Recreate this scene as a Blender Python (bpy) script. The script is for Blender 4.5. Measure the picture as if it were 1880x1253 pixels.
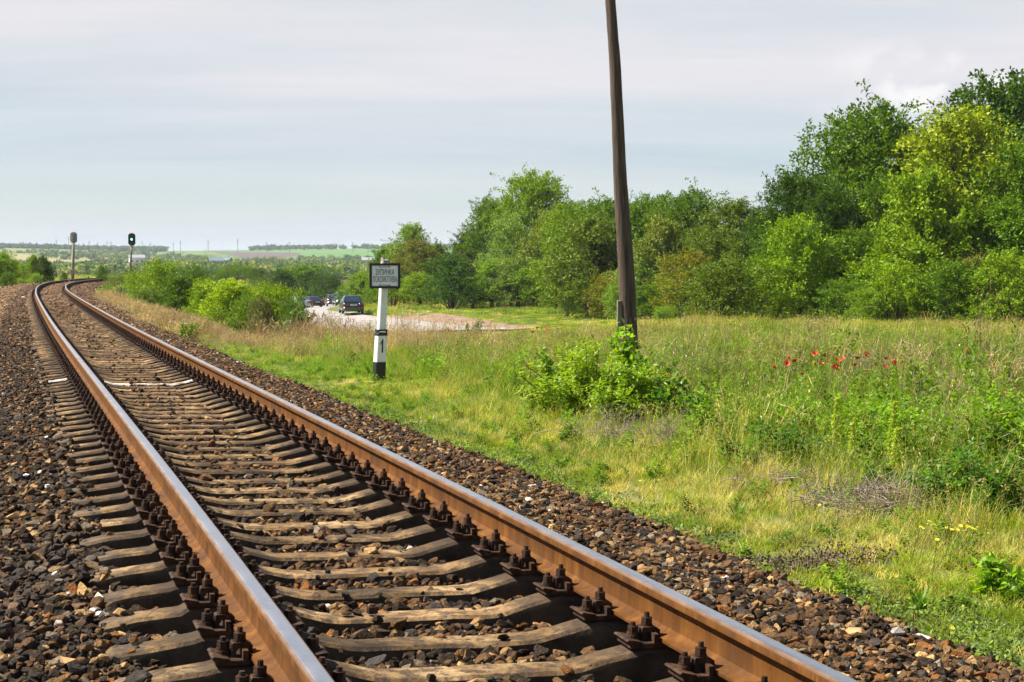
import bpy, bmesh, math, random
import numpy as np
from mathutils import Vector, Matrix
R=math.radians
for o in list(bpy.data.objects): bpy.data.objects.remove(o)
SC=bpy.context.scene
# ------------------------------------------------------------------ camera, world, sun, exposure
F=3081.0; PIT=0.04429; HC=1.2694
cam=bpy.data.objects.new('camera',bpy.data.cameras.new('camera')); SC.collection.objects.link(cam)
cam.location=(0,0,HC); cam.rotation_euler=(math.pi/2-PIT,0,0)
cam.data.sensor_width=36; cam.data.lens=36*F/1880; cam.data.clip_start=0.1; cam.data.clip_end=9000
SC.camera=cam
SUN_AZ=-81.0; SUN_EL=50.0     # azimuth measured clockwise from +Y (view direction)
sd=Vector((math.sin(R(SUN_AZ))*math.cos(R(SUN_EL)),math.cos(R(SUN_AZ))*math.cos(R(SUN_EL)),math.sin(R(SUN_EL))))
sl=bpy.data.lights.new('sun','SUN'); sl.energy=5.0; sl.angle=R(0.5); sl.color=(1,0.94,0.82)
sun=bpy.data.objects.new('sun',sl); SC.collection.objects.link(sun); sun.rotation_euler=sd.to_track_quat('Z','Y').to_euler()
SC.view_settings.view_transform='Standard'; SC.view_settings.look='None'; SC.view_settings.gamma=1
SC.view_settings.exposure=1.27
SC.cycles.use_denoising=True
SC.cycles.max_bounces=6; SC.cycles.diffuse_bounces=3; SC.cycles.glossy_bounces=2; SC.cycles.transmission_bounces=4
SC.cycles.transparent_max_bounces=4; SC.cycles.volume_bounces=0
SC.cycles.caustics_reflective=False; SC.cycles.caustics_refractive=False

class NT:
    def __init__(s,tree): s.t=tree; s.n=tree.nodes; s.l=tree.links; s.n.clear()
    def add(s,typ,**kw):
        nd=s.n.new(typ)
        for k,v in kw.items():
            if k.startswith('i_'):
                key=k[2:]; key=int(key) if key.isdigit() else key
                s.put(nd.inputs[key],v)
            else: setattr(nd,k,v)
        return nd
    def put(s,sock,v):
        if isinstance(v,bpy.types.NodeSocket): s.l.new(v,sock)
        elif v is not None: sock.default_value=v
    def math(s,op,a,b=None,c=None,clamp=False):
        nd=s.n.new('ShaderNodeMath'); nd.operation=op; nd.use_clamp=clamp
        for i,v in enumerate((a,b,c)): 
            if v is not None: s.put(nd.inputs[i],v)
        return nd.outputs[0]
    def vmath(s,op,a,b=None,out=0,scale=None):
        nd=s.n.new('ShaderNodeVectorMath'); nd.operation=op
        s.put(nd.inputs[0],a)
        if b is not None: s.put(nd.inputs[1],b)
        if scale is not None: s.put(nd.inputs['Scale'],scale)
        return nd.outputs[out]
    def mix(s,f,a,b,mode='MIX'):
        nd=s.n.new('ShaderNodeMix'); nd.data_type='RGBA'; nd.blend_type=mode
        s.put(nd.inputs[0],f); s.put(nd.inputs[6],a); s.put(nd.inputs[7],b); return nd.outputs[2]
    def noise(s,vec,scale,detail=4,rough=.55,dist=0,out='Fac'):
        nd=s.n.new('ShaderNodeTexNoise'); s.put(nd.inputs['Vector'],vec); nd.inputs['Scale'].default_value=scale
        nd.inputs['Detail'].default_value=detail; nd.inputs['Roughness'].default_value=rough; nd.inputs['Distortion'].default_value=dist
        return nd.outputs[out]
    def ramp(s,fac,stops,interp='LINEAR'):
        nd=s.n.new('ShaderNodeValToRGB'); s.put(nd.inputs[0],fac); cr=nd.color_ramp; cr.interpolation=interp
        while len(cr.elements)>1: cr.elements.remove(cr.elements[-1])
        for i,(p,c) in enumerate(stops):
            e=cr.elements[0] if i==0 else cr.elements.new(p)
            e.position=p; e.color=(c[0],c[1],c[2],1) if not isinstance(c,(int,float)) else (c,c,c,1)
        return nd.outputs[0]
    def mrange(s,v,a,b,c=0,d=1,smooth=True):
        nd=s.n.new('ShaderNodeMapRange'); s.put(nd.inputs[0],v)
        if smooth: nd.interpolation_type='SMOOTHSTEP'
        for i,x in enumerate((a,b,c,d)): nd.inputs[i+1].default_value=x
        return nd.outputs[0]
def c4(c): return (c[0],c[1],c[2],1)

# world: daylight sky seen through a thin layer of high cloud
W=bpy.data.worlds.new("World"); SC.world=W; W.use_nodes=True
n=NT(W.node_tree)
sky=n.add('ShaderNodeTexSky'); sky.sky_type='NISHITA'; sky.sun_disc=False; sky.sun_elevation=R(SUN_EL); sky.sun_rotation=R(SUN_AZ)
sky.air_density=1.0; sky.dust_density=0.4
tc=n.add('ShaderNodeTexCoord'); d=tc.outputs['Generated']
sx=n.add('ShaderNodeSeparateXYZ'); n.l.new(d,sx.inputs[0])
zz=n.math('ADD',n.math('MAXIMUM',sx.outputs[2],0.0),0.10)
cx=n.math('DIVIDE',sx.outputs[0],zz); cy=n.math('DIVIDE',sx.outputs[1],zz)
cv=n.add('ShaderNodeCombineXYZ'); n.l.new(cx,cv.inputs[0]); n.l.new(cy,cv.inputs[1])
# streaky veil, drifting bands
mp=n.add('ShaderNodeMapping'); n.l.new(cv.outputs[0],mp.inputs[0]); mp.inputs['Rotation'].default_value=(0,0,0.10); mp.inputs['Scale'].default_value=(0.22,0.75,1); mp.inputs['Location'].default_value=(0.75,0.35,0)
veil=n.noise(mp.outputs[0],1.0,5,.5,.3)
veil2=n.noise(mp.outputs[0],4.0,4,.6,.6)
v=n.math('ADD',n.math('MULTIPLY',veil,0.75),n.math('MULTIPLY',veil2,0.25))
el=sx.outputs[2]
up=n.mrange(el,0.02,0.15,-0.10,0.22)       # within the view the veil thickens upward
lo=n.mrange(el,0.0,0.05,0.16,0.0)
v=n.math('ADD',n.math('ADD',v,up),lo)
vf=n.math('MULTIPLY',n.mrange(v,0.30,0.66,0.62,0.99),n.mrange(el,0.17,0.38,1.0,0.06))  # veil cleared above the view: dimmer unseen sky, added to deepen shadows
cm=n.math('ADD',n.math('MULTIPLY',n.math('SUBTRACT',n.noise(mp.outputs[0],1.5,5,.6,.4),.5),2.4),n.mrange(el,.045,.125,.12,.85))
cl=n.mix(n.math('MULTIPLY',cm,1.0,clamp=True),(0.218,0.263,0.298,1),(0.338,0.331,0.347,1))
cl=n.mix(n.mrange(el,.055,.0,0,.85),cl,(0.295,0.315,0.332,1))
skc=n.vmath('SCALE',sky.outputs[0],scale=0.052)
col=n.mix(vf,skc,cl)
# small cumulus puffs low down to the right
mp2=n.add('ShaderNodeMapping'); n.l.new(d,mp2.inputs[0]); mp2.inputs['Scale'].default_value=(16,16,26); mp2.inputs['Location'].default_value=(3.1,0,1.0)
pf=n.noise(mp2.outputs[0],1.0,5,.55,.2)
az=n.math('DIVIDE',sx.outputs[0],n.math('MAXIMUM',sx.outputs[1],0.05))
rg=n.math('MULTIPLY',n.mrange(az,0.17,0.24),n.math('MULTIPLY',n.mrange(el,0.075,0.092),n.mrange(el,0.135,0.115)))
pfm=n.math('MULTIPLY',n.mrange(pf,0.44,0.56),rg)
col=n.mix(n.math('MULTIPLY',pfm,0.75),col,(0.44,0.425,0.42,1))
bg=n.add('ShaderNodeBackground'); n.l.new(col,bg.inputs[0]); bg.inputs[1].default_value=1.0
wo=n.add('ShaderNodeOutputWorld'); n.l.new(bg.outputs[0],wo.inputs[0])

# ------------------------------------------------------------------ helpers
COL=SC.collection
def mesh_np(name,V,Fa,mat=None,smooth=False,cols=None,parent=None,fmat=None,link=True,k=None):
    """V (n,3), Fa (m,k) array (tri or quad) or list of such arrays"""
    me=bpy.data.meshes.new(name)
    V=np.asarray(V,np.float32)
    arrs=[np.asarray(a,np.int64) for a in (Fa if isinstance(Fa,(list,tuple)) and not np.isscalar(Fa[0]) and isinstance(Fa[0],np.ndarray) else [np.asarray(Fa)])]
    arrs=[a for a in arrs if len(a)]
    idx=np.concatenate([a.ravel() for a in arrs]); tot=np.concatenate([np.full(len(a),a.shape[1]) for a in arrs])
    st=np.concatenate([[0],np.cumsum(tot)[:-1]])
    me.vertices.add(len(V)); me.vertices.foreach_set('co',V.ravel())
    me.loops.add(len(idx)); me.loops.foreach_set('vertex_index',idx.astype(np.int32))
    me.polygons.add(len(tot)); me.polygons.foreach_set('loop_start',st.astype(np.int32))
    if smooth: me.polygons.foreach_set('use_smooth',np.ones(len(tot),bool))
    for m in (mat if isinstance(mat,(list,tuple)) else [mat]):
        if m is not None: me.materials.append(m)
    if fmat is not None: me.polygons.foreach_set('material_index',np.asarray(fmat,np.int32))
    me.update(calc_edges=True); me.validate()
    if cols is not None:
        a=me.color_attributes.new('col','FLOAT_COLOR','POINT'); c=np.ones((len(V),4),np.float32); c[:,:3]=cols; a.data.foreach_set('color',c.ravel())
    o=bpy.data.objects.new(name,me)
    if link: COL.objects.link(o)
    if parent is not None: o.parent=parent
    return o
def tag(o,label=None,cat=None,group=None,kind=None):
    if label: o['label']=label
    if cat: o['category']=cat
    if group: o['group']=group
    if kind: o['kind']=kind
    return o
def empty(name,loc=(0,0,0),rz=0):
    o=bpy.data.objects.new(name,None); COL.objects.link(o); o.location=loc; o.rotation_euler=(0,0,rz); o.empty_display_size=.2; return o
class MB:
    """collects shapes into one mesh"""
    def __init__(s): s.v=[];s.f=[];s.m=[];s.n=0
    def add(s,V,Fs,mi=0):
        V=[tuple(p) for p in V]; s.v+=V; s.f+=[tuple(i+s.n for i in f) for f in Fs]; s.m+=[mi]*len(Fs); s.n+=len(V)
    def box(s,c,d,M=None,mi=0,bev=0,taper=(1,1)):
        x,y,z=[a/2 for a in d]; tx,ty=taper
        if bev>0:
            b=bev; ring=[(-x+b,-y),(x-b,-y),(x,-y+b),(x,y-b),(x-b,y),(-x+b,y),(-x,y-b),(-x,-y+b)]
            V=[]; zs=[(-z,1-b/max(x,y)),(-z+b,1),(z-b,1),(z,1-b/max(x,y))]
            for zz,sc in zs:
                t=(zz+z)/(2*z); kx=1+(tx-1)*t; ky=1+(ty-1)*t
                V+=[(p[0]*sc*kx,p[1]*sc*ky,zz) for p in ring]
            Fs=[tuple(range(7,-1,-1)),tuple(range(24,32))]
            for k in range(3):
                for i in range(8):
                    j=(i+1)%8; Fs.append((k*8+i,k*8+j,k*8+8+j,k*8+8+i))
        else:
            V=[(-x,-y,-z),(x,-y,-z),(x,y,-z),(-x,y,-z),(-x*tx,-y*ty,z),(x*tx,-y*ty,z),(x*tx,y*ty,z),(-x*tx,y*ty,z)]
            Fs=[(3,2,1,0),(4,5,6,7),(0,1,5,4),(1,2,6,5),(2,3,7,6),(3,0,4,7)]
        V=[Vector(p)+Vector(c) for p in V]
        if M is not None: V=[M@p for p in V]
        s.add(V,Fs,mi); return s
    def cyl(s,a,b,r0,r1=None,n=12,mi=0,cap=True):
        a=Vector(a);b=Vector(b); r1=r0 if r1 is None else r1
        q=(b-a).to_track_quat('Z','Y'); V=[]
        for c,r in((a,r0),(b,r1)):
            for i in range(n):
                t=2*math.pi*i/n; V.append(c+q@Vector((r*math.cos(t),r*math.sin(t),0)))
        Fs=[(i,(i+1)%n,n+(i+1)%n,n+i) for i in range(n)]
        if cap: Fs+=[tuple(range(n-1,-1,-1)),tuple(range(n,2*n))]
        s.add(V,Fs,mi); return s
    def loft(s,rings,mi=0,cap=True,closed=True):
        n=len(rings[0]); V=[p for r in rings for p in r]; Fs=[]
        for k in range(len(rings)-1):
            for i in range(n if closed else n-1):
                j=(i+1)%n; Fs.append((k*n+i,k*n+j,(k+1)*n+j,(k+1)*n+i))
        if cap: Fs+=[tuple(range(n-1,-1,-1)),tuple(range((len(rings)-1)*n,len(rings)*n))]
        s.add(V,Fs,mi); return s
    def build(s,name,mat,parent=None,smooth=False,link=True):
        me=bpy.data.meshes.new(name); me.from_pydata([tuple(v) for v in s.v],[],s.f)
        for m in (mat if isinstance(mat,(list,tuple)) else [mat]): me.materials.append(m)
        me.polygons.foreach_set('material_index',s.m)
        if smooth: me.polygons.foreach_set('use_smooth',[True]*len(s.f))
        me.update(); o=bpy.data.objects.new(name,me)
        if link: COL.objects.link(o)
        if parent is not None: o.parent=parent
        return o
def copy_tree(o,parent=None):
    c=o.copy(); COL.objects.link(c)
    if parent is not None: c.parent=parent
    for ch in list(o.children): copy_tree(ch,c)
    return c
# value noise in numpy (real-world coordinates)
_rs=np.random.RandomState(7); _T=_rs.rand(256,256)
def vn(x,y,sc,seed=0):
    x=np.asarray(x,float)/sc+seed*17.3+1000; y=np.asarray(y,float)/sc+seed*9.7+1000
    xi=np.floor(x).astype(int);yi=np.floor(y).astype(int);fx=x-xi;fy=y-yi
    fx=fx*fx*(3-2*fx);fy=fy*fy*(3-2*fy)
    g=lambda a,b:_T[a%256,b%256]
    return (g(xi,yi)*(1-fx)+g(xi+1,yi)*fx)*(1-fy)+(g(xi,yi+1)*(1-fx)+g(xi+1,yi+1)*fx)*fy
def fbm(x,y,sc,seed=0,o=4):
    r=0;a=.5;t=0
    for i in range(o): r=r+a*vn(x,y,sc/2**i,seed+i*3); t+=a; a*=.5
    return r/t
def sst(x,a,b): 
    t=np.clip((np.asarray(x,float)-a)/(b-a),0,1); return t*t*(3-2*t)

# ------------------------------------------------------------------ track centre line (real curve: near-straight, then a bend to the right)
G=1.595; CANT=0.0377
_S=np.arange(-14,430,0.25); _i0=int(14/0.25)
_kap=np.interp(_S,[-14,0,15,30,60,100,150,180,500],[-.00186,-.00186,-.0002,.00032,.00009,.00085,.0045,.0025,.0025])
_th=np.concatenate([[0],-np.cumsum(.5*(_kap[1:]+_kap[:-1])*.25)]); _th=_th-_th[_i0]+0.27648
_X=np.concatenate([[0],np.cumsum(-np.sin(.5*(_th[1:]+_th[:-1]))*.25)]); _Y=np.concatenate([[0],np.cumsum(np.cos(.5*(_th[1:]+_th[:-1]))*.25)])
_X=_X-_X[_i0]+1.7106; _Y=_Y-_Y[_i0]
_Z=np.interp(_S,[-14,0,40,80,120,150,170,200,283,430],[0,0,.013,.054,.12,.19,.22,.15,-.44,-1.4])
def track(s): return np.interp(s,_S,_X),np.interp(s,_S,_Y),np.interp(s,_S,_Z),np.interp(s,_S,_th)
def tpt(s,off,z):
    x,y,zt,th=track(s)
    return x+off*np.cos(th), y+off*np.sin(th), zt+z-CANT*off/G
def lateral(x,y):
    """signed distance from the track centre (right +), s, track z"""
    x=np.asarray(x,float).ravel(); y=np.asarray(y,float).ravel()
    D=np.empty(len(x));Sx=np.empty(len(x));Zt=np.empty(len(x))
    px,py=_X[::4],_Y[::4]
    for a in range(0,len(x),20000):
        dx=x[a:a+20000,None]-px;dy=y[a:a+20000,None]-py
        i=(dx*dx+dy*dy).argmin(1); ii=i*4
        th=_th[ii]; ex=x[a:a+20000]-_X[ii]; ey=y[a:a+20000]-_Y[ii]
        D[a:a+20000]=ex*np.cos(th)+ey*np.sin(th)
        al=-ex*np.sin(th)+ey*np.cos(th)
        far=np.abs(al)>3; dd=np.sqrt(ex*ex+ey*ey)*np.sign(D[a:a+20000]+1e-9)
        D[a:a+20000]=np.where(far,dd,D[a:a+20000])
        Sx[a:a+20000]=_S[ii]+al; Zt[a:a+20000]=_Z[ii]
    return D,Sx,Zt
# ------------------------------------------------------------------ terrain height
_pt=np.array([-.14,-.02,.12,.30])
_py=np.array([0,30,40,60,80,105,135,160,185,215,260,330,420,520,560],float)
_pz=np.array([
 [-.55,-.6,-.85,-1.80,-2.50,-2.90,-2.85,-3.15,-3.55,-4.0,-4.6,-6.5,-11,-14,-13],
 [-.55,-.6,-.85,-1.70,-2.4,-2.62,-2.05,-1.95,-2.0,-2.3,-3.5,-5.5,-10,-14,-13],
 [-.55,-.62,-.75,-1.2,-1.6,-2.0,-2.1,-1.8,-1.3,-1.0,-1.5,-4,-10,-14,-13],
 [-.55,-.62,-.8,-1.2,-1.55,-1.7,-1.3,-.8,-.3,0,-.5,-4,-10,-14,-13]])
def pyfar(y,t):
    b=np.interp(y,[560,620,760,900,1200,1600,2200,2600,3200,5000],[519,514,506,500,489,476,464,459.5,462,480])
    b=b+sst(y,1200,2400)*(-7*sst(-t,.22,.34)+3.0*np.exp(-((t+.2)/.05)**2)-3.5*sst(t,-.16,.0))+sst(y,600,900)*4*sst(t,-.2,-.05)*(1-sst(y,1500,2300))
    return b
def ground(x,y):
    sh=np.shape(x); x=np.asarray(x,float).ravel(); y=np.asarray(y,float).ravel()
    yy=np.maximum(y,0.0); t=np.clip(x/np.maximum(yy,8),-.6,.6)
    zs=[np.interp(yy,_py,_pz[i]) for i in range(4)]
    w=np.clip(np.interp(t,_pt,[0,1,2,3]),0,3); i=np.minimum(w.astype(int),2); fr=w-i; fr=fr*fr*(3-2*fr); zs=np.array(zs); ar=np.arange(len(x))
    zf=zs[i,ar]*(1-fr)+zs[i+1,ar]*fr
    far=HC+(490-pyfar(yy,t))/F*yy + (fbm(x,y,260,3)-.5)*np.clip((yy-600)/100,0,14)*.35
    wf=sst(yy,560,640); z=zf*(1-wf)+far*wf
    z=z+(fbm(x,y,9,1)-.5)*.22*sst(yy,6,22)+(fbm(x,y,1.6,2,2)-.5)*.07
    D,Sx,Zt=lateral(x,y)
    # left of the line the ground stays nearly level with it for a while
    zl=Zt-.32-.25*sst(-D,5,30)
    wl=sst(-D,2,5)*(1-sst(yy,250,330)); z=z*(1-wl)+np.maximum(z,zl+(fbm(x,y,6,5)-.5)*.25)*wl
    # embankment
    ad=np.abs(D); e=Zt-.56-np.maximum(ad-3.3,0)/1.9
    k=.15; m=np.maximum(z,e); z=np.where(ad<30,m+k*np.exp(-np.abs(z-e)/k)*.4,z)
    inb=1-sst(ad,2.95,3.6); inb=np.where(D<0,1-sst(ad,4.3,5.2),inb); inb=inb*((Sx>-13)&(Sx<429))
    z=z*(1-inb)+np.minimum(z,Zt-.62)*inb
    return z.reshape(sh)
def ray(px,py,h=0.0,d0=6,d1=420):
    """where the sight line of a photo pixel comes down to height h above the ground (planning aid: real positions, real depths)"""
    D=np.geomspace(d0,d1,900); u=(626.5-py)/F; c,s=math.cos(PIT),math.sin(PIT)
    dy=c+u*s; dz=-s+u*c; dx=(px-940)/F
    x=dx/dy*D; z=HC+dz/dy*D; g=ground(x,D)+h
    i=np.argmax(z<g); 
    if not (z<g).any(): i=len(D)-1
    return x[i],D[i],g[i]-h
def at(px,D): 
    x=(px-940)/F*D; return x,D,float(ground(np.array([x]),np.array([D]))[0])
def zof(py,D): return HC+(490-py)/F*D

# ------------------------------------------------------------------ materials
def mat(name):
    m=bpy.data.materials.new(name); m.use_nodes=True; return m,NT(m.node_tree)
def fin(n,sh): o=n.add('ShaderNodeOutputMaterial'); n.l.new(sh,o.inputs[0])
def attr(n,name,typ='GEOMETRY'):
    a=n.add('ShaderNodeAttribute'); a.attribute_type=typ; a.attribute_name=name; return a
def pos(n): return n.add('ShaderNodeNewGeometry').outputs['Position']
def obc(n): return n.add('ShaderNodeTexCoord').outputs['Object']
def mnoise(name,c1,c2,scale=8,rough=.8,c3=None,metal=0,bump=.3,bscale=60,world=False,spec=.5,stretch=None,b0=.3,b1=.7):
    m,n=mat(name); v=pos(n) if world else obc(n)
    if stretch:
        mp=n.add('ShaderNodeMapping'); n.l.new(v,mp.inputs[0]); mp.inputs['Scale'].default_value=stretch; v=mp.outputs[0]
    f=n.noise(v,scale,6,.6); st=[(b0,c1),(b1,c2)]
    if c3 is not None: st=[(b0,c1),((b0+b1)/2,c2),(b1,c3)]
    c=n.ramp(f,st); b=n.add('ShaderNodeBsdfPrincipled'); n.l.new(c,b.inputs['Base Color'])
    n.l.new(n.mrange(n.noise(v,scale*2.3,3),.3,.7,rough-.1,min(1,rough+.1)),b.inputs['Roughness']); b.inputs['Metallic'].default_value=metal
    b.inputs['Specular IOR Level'].default_value=spec
    if bump:
        bp=n.add('ShaderNodeBump'); bp.inputs['Strength'].default_value=bump; bp.inputs['Distance'].default_value=.01
        n.l.new(n.noise(v,bscale,5,.6),bp.inputs['Height']); n.l.new(bp.outputs[0],b.inputs['Normal'])
    fin(n,b.outputs[0]); return m
def plain(name,c,rough=.6,metal=0,emit=None,es=1,spec=.5,coat=0):
    m,n=mat(name); b=n.add('ShaderNodeBsdfPrincipled')
    cc=n.mix(n.noise(obc(n),14,4),c4([x*.82 for x in c]),c4([min(1,x*1.12) for x in c])); n.l.new(cc,b.inputs['Base Color'])
    b.inputs['Roughness'].default_value=rough; b.inputs['Metallic'].default_value=metal; b.inputs['Specular IOR Level'].default_value=spec
    b.inputs['Coat Weight'].default_value=coat
    if emit: b.inputs['Emission Color'].default_value=c4(emit); b.inputs['Emission Strength'].default_value=es
    fin(n,b.outputs[0]); return m
M={}
# ground: soil, short growth, far fields (own colours of the land by place)
m,n=mat('ground_cover'); a=attr(n,'col'); p=pos(n)
f1=n.noise(p,1.3,6,.65); f2=n.noise(p,14,5,.6)
c=n.mix(1.0,a.outputs['Color'],n.ramp(f1,[(.3,.72),(.7,1.25)]),'MULTIPLY'); c=n.mix(1.0,c,n.ramp(f2,[(.3,.7),(.7,1.2)]),'MULTIPLY')
b=n.add('ShaderNodeBsdfPrincipled'); n.l.new(c,b.inputs['Base Color']); b.inputs['Roughness'].default_value=.95; b.inputs['Specular IOR Level'].default_value=.1
bp=n.add('ShaderNodeBump'); bp.inputs['Distance'].default_value=.03; bp.inputs['Strength'].default_value=.6; n.l.new(f2,bp.inputs['Height']); n.l.new(bp.outputs[0],b.inputs['Normal'])
fin(n,b.outputs[0]); M['ground']=m
M['bed']=mnoise('ballast_fines',(.035,.026,.02),(.12,.075,.045),30,.95,bump=1,bscale=45,world=True,spec=.1)
# stones: instance colour x facets
m,n=mat('crushed_stone'); a=attr(n,'col','INSTANCER'); v=obc(n)
f=n.noise(v,2.2,5,.65); c=n.mix(1.0,a.outputs['Color'],n.ramp(f,[(.25,.55),(.75,1.45)]),'MULTIPLY')
f3=n.noise(pos(n),40,3); c=n.mix(n.mrange(f3,.45,.75,0,.45),c,(.16,.085,.045,1))
b=n.add('ShaderNodeBsdfPrincipled'); n.l.new(c,b.inputs['Base Color']); b.inputs['Roughness'].default_value=.9; b.inputs['Specular IOR Level'].default_value=.12
bp=n.add('ShaderNodeBump'); bp.inputs['Distance'].default_value=.12; bp.inputs['Strength'].default_value=.5; n.l.new(n.noise(v,4,5,.6),bp.inputs['Height']); n.l.new(bp.outputs[0],b.inputs['Normal'])
fin(n,b.outputs[0]); M['stone']=m
# leaves: species colour comes from the object's own colour, per-leaf variation
def leafmat(name,src,trans=.35,var=.35,rough=.5,islands=True,spec=.35):
    m,n=mat(name)
    if src=='OBJ': col=n.add('ShaderNodeObjectInfo').outputs['Color']
    elif src=='INST': col=attr(n,'col','INSTANCER').outputs['Color']
    else: col=attr(n,'col').outputs['Color']
    r=n.add('ShaderNodeNewGeometry').outputs['Random Per Island']
    k=n.mrange(r,0,1,1-var,1+var,False)
    sc=n.vmath('SCALE',col,scale=k)
    # older leaves bluer-green, younger ones yellower
    r2=n.math('FRACT',n.math('MULTIPLY',r,7.31))
    tint=n.ramp(r2,[(0,(.85,1.0,1.0)),(.5,(1,1,1)),(1,(1.2,1.1,.75))])
    big=n.noise(pos(n),.55,3,.5); tint2=n.ramp(big,[(.3,(.86,.92,1.0)),(.7,(1.15,1.1,.85))])
    c=n.mix(1.0,sc,tint,'MULTIPLY'); c=n.mix(1.0,c,tint2,'MULTIPLY')
    b=n.add('ShaderNodeBsdfPrincipled'); n.l.new(c,b.inputs['Base Color']); b.inputs['Roughness'].default_value=rough; b.inputs['Specular IOR Level'].default_value=spec
    t=n.add('ShaderNodeBsdfTranslucent'); n.l.new(n.mix(1.0,c,(1.5,1.45,.5,1),'MULTIPLY'),t.inputs[0])
    mx=n.add('ShaderNodeMixShader'); mx.inputs[0].default_value=trans; n.l.new(b.outputs[0],mx.inputs[1]); n.l.new(t.outputs[0],mx.inputs[2])
    fin(n,mx.outputs[0]); return m
M['leaf']=leafmat('foliage','OBJ',.26,.5,.5,spec=.14)
M['grass']=leafmat('grass_blades','INST',.38,.35,.6,spec=.2)
M['leafv']=leafmat('broad_leaves','OBJ',.42,.22,.42)
M['straw']=leafmat('dry_stalks','INST',.25,.3,.8,spec=.1)
M['bark']=mnoise('bark',(.035,.028,.02),(.12,.095,.07),9,.9,bump=.8,bscale=30)
M['twig']=mnoise('dead_wood',(.16,.12,.09),(.36,.29,.23),20,.9,bump=.2)
# rail steel
m,n=mat('rusty_rail_steel'); p=pos(n)
mp=n.add('ShaderNodeMapping'); n.l.new(p,mp.inputs[0]); mp.inputs['Scale'].default_value=(9,9,1.0)
f=n.noise(mp.outputs[0],1.0,6,.65); f2=n.noise(p,2.2,4); f3=n.noise(mp.outputs[0],6,5,.6)
c=n.ramp(f,[(.25,(.045,.018,.006)),(.48,(.105,.040,.008)),(.72,(.19,.077,.016))]); c=n.mix(n.mrange(f2,.46,.66,0,.5),c,(.055,.026,.011,1)); c=n.mix(n.mrange(n.noise(p,24,5,.7),.52,.68,0,.4),c,(.05,.024,.012,1)); c=n.mix(n.mrange(f3,.6,.75,0,.35),c,(.26,.12,.032,1))
b=n.add('ShaderNodeBsdfPrincipled'); n.l.new(c,b.inputs['Base Color']); b.inputs['Roughness'].default_value=.75; b.inputs['Metallic'].default_value=0; b.inputs['Specular IOR Level'].default_value=.12
bp=n.add('ShaderNodeBump'); bp.inputs['Distance'].default_value=.002; bp.inputs['Strength'].default_value=.5; n.l.new(n.noise(p,160,4),bp.inputs['Height']); n.l.new(bp.outputs[0],b.inputs['Normal'])
fin(n,b.outputs[0]); M['rust']=m
m,n=mat('polished_running_surface'); p=pos(n); f=n.noise(p,3,4); f2=n.noise(p,40,3)
b=n.add('ShaderNodeBsdfPrincipled'); n.l.new(n.mix(n.mrange(f2,.4,.7,0,.35),(.62,.60,.60,1),(.50,.42,.38,1)),b.inputs['Base Color']); b.inputs['Metallic'].default_value=1
n.l.new(n.mrange(f,.3,.7,.26,.40),b.inputs['Roughness']); fin(n,b.outputs[0]); M['polish']=m
m,n=mat('worn_rail_edge'); b=n.add('ShaderNodeBsdfPrincipled'); f=n.noise(pos(n),7,5)
n.l.new(n.ramp(f,[(.3,(.15,.075,.034)),(.7,(.27,.165,.10))]),b.inputs['Base Color']); b.inputs['Metallic'].default_value=.45; b.inputs['Roughness'].default_value=.45; fin(n,b.outputs[0]); M['edge']=m
M['iron']=mnoise('rusted_fastening_iron',(.012,.007,.005),(.040,.020,.011),25,.75,c3=(.10,.045,.018),spec=.2,bump=.5,bscale=120,world=True)
# sleeper concrete: weathered, oily and dust-stained
m,n=mat('weathered_sleeper_concrete'); p=pos(n); f=n.noise(p,2.6,6,.65,.4); f2=n.noise(p,11,6,.7); f3=n.noise(p,60,4)
c=n.ramp(f,[(.36,(.042,.029,.018)),(.45,(.135,.086,.043)),(.55,(.265,.17,.082)),(.68,(.44,.31,.165))])
c=n.mix(n.mrange(f2,.47,.57,0,.85),c,(.075,.056,.042,1)); c=n.mix(1.0,c,n.ramp(f3,[(.3,.75),(.7,1.15)]),'MULTIPLY')
oi=n.add('ShaderNodeObjectInfo'); c=n.mix(1.0,c,n.mix(oi.outputs['Random'],(.8,.78,.76,1),(1.15,1.1,1.05,1)),'MULTIPLY')
# soot under the rails: dark oily band near the seats (a stain that belongs to the sleeper)
ox=n.add('ShaderNodeSeparateXYZ'); n.l.new(obc(n),ox.inputs[0]); axx=n.math('ABSOLUTE',ox.outputs[0])
wob=n.math('MULTIPLY',n.math('SUBTRACT',n.noise(p,9,4),.5),.25); axw=n.math('ADD',axx,wob)
oil=n.math('MULTIPLY',n.mrange(axw,.45,.58),n.mrange(axw,1.16,1.02)); c=n.mix(n.math('MULTIPLY',oil,.8),c,(.05,.036,.027,1))
oil2=n.mrange(axw,1.16,1.26); c=n.mix(n.math('MULTIPLY',oil2,.45),c,(.085,.07,.058,1))
b=n.add('ShaderNodeBsdfPrincipled'); n.l.new(c,b.inputs['Base Color']); b.inputs['Roughness'].default_value=.9; b.inputs['Specular IOR Level'].default_value=.1
bp=n.add('ShaderNodeBump'); bp.inputs['Distance'].default_value=.012; bp.inputs['Strength'].default_value=.8; n.l.new(n.noise(p,38,6,.65),bp.inputs['Height']); n.l.new(bp.outputs[0],b.inputs['Normal'])
fin(n,b.outputs[0]); M['sleeper']=m
M['sleeperwhite']=mnoise('whitewashed_concrete',(.20,.14,.09),(.50,.45,.41),9,.85,world=True,b0=.46,b1=.54)
M['grime_shade']=mnoise('grimy_shaded_sleeper_sides',(.022,.017,.012),(.085,.062,.038),7,.92,world=True,bump=.8,bscale=40,spec=.15)  # grime on the sleeper sides, with their shade painted into the dark colour
m,n=mat('worn_asphalt'); p=pos(n); f=n.noise(p,.35,5,.6); f2=n.noise(p,22,4)
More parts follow.
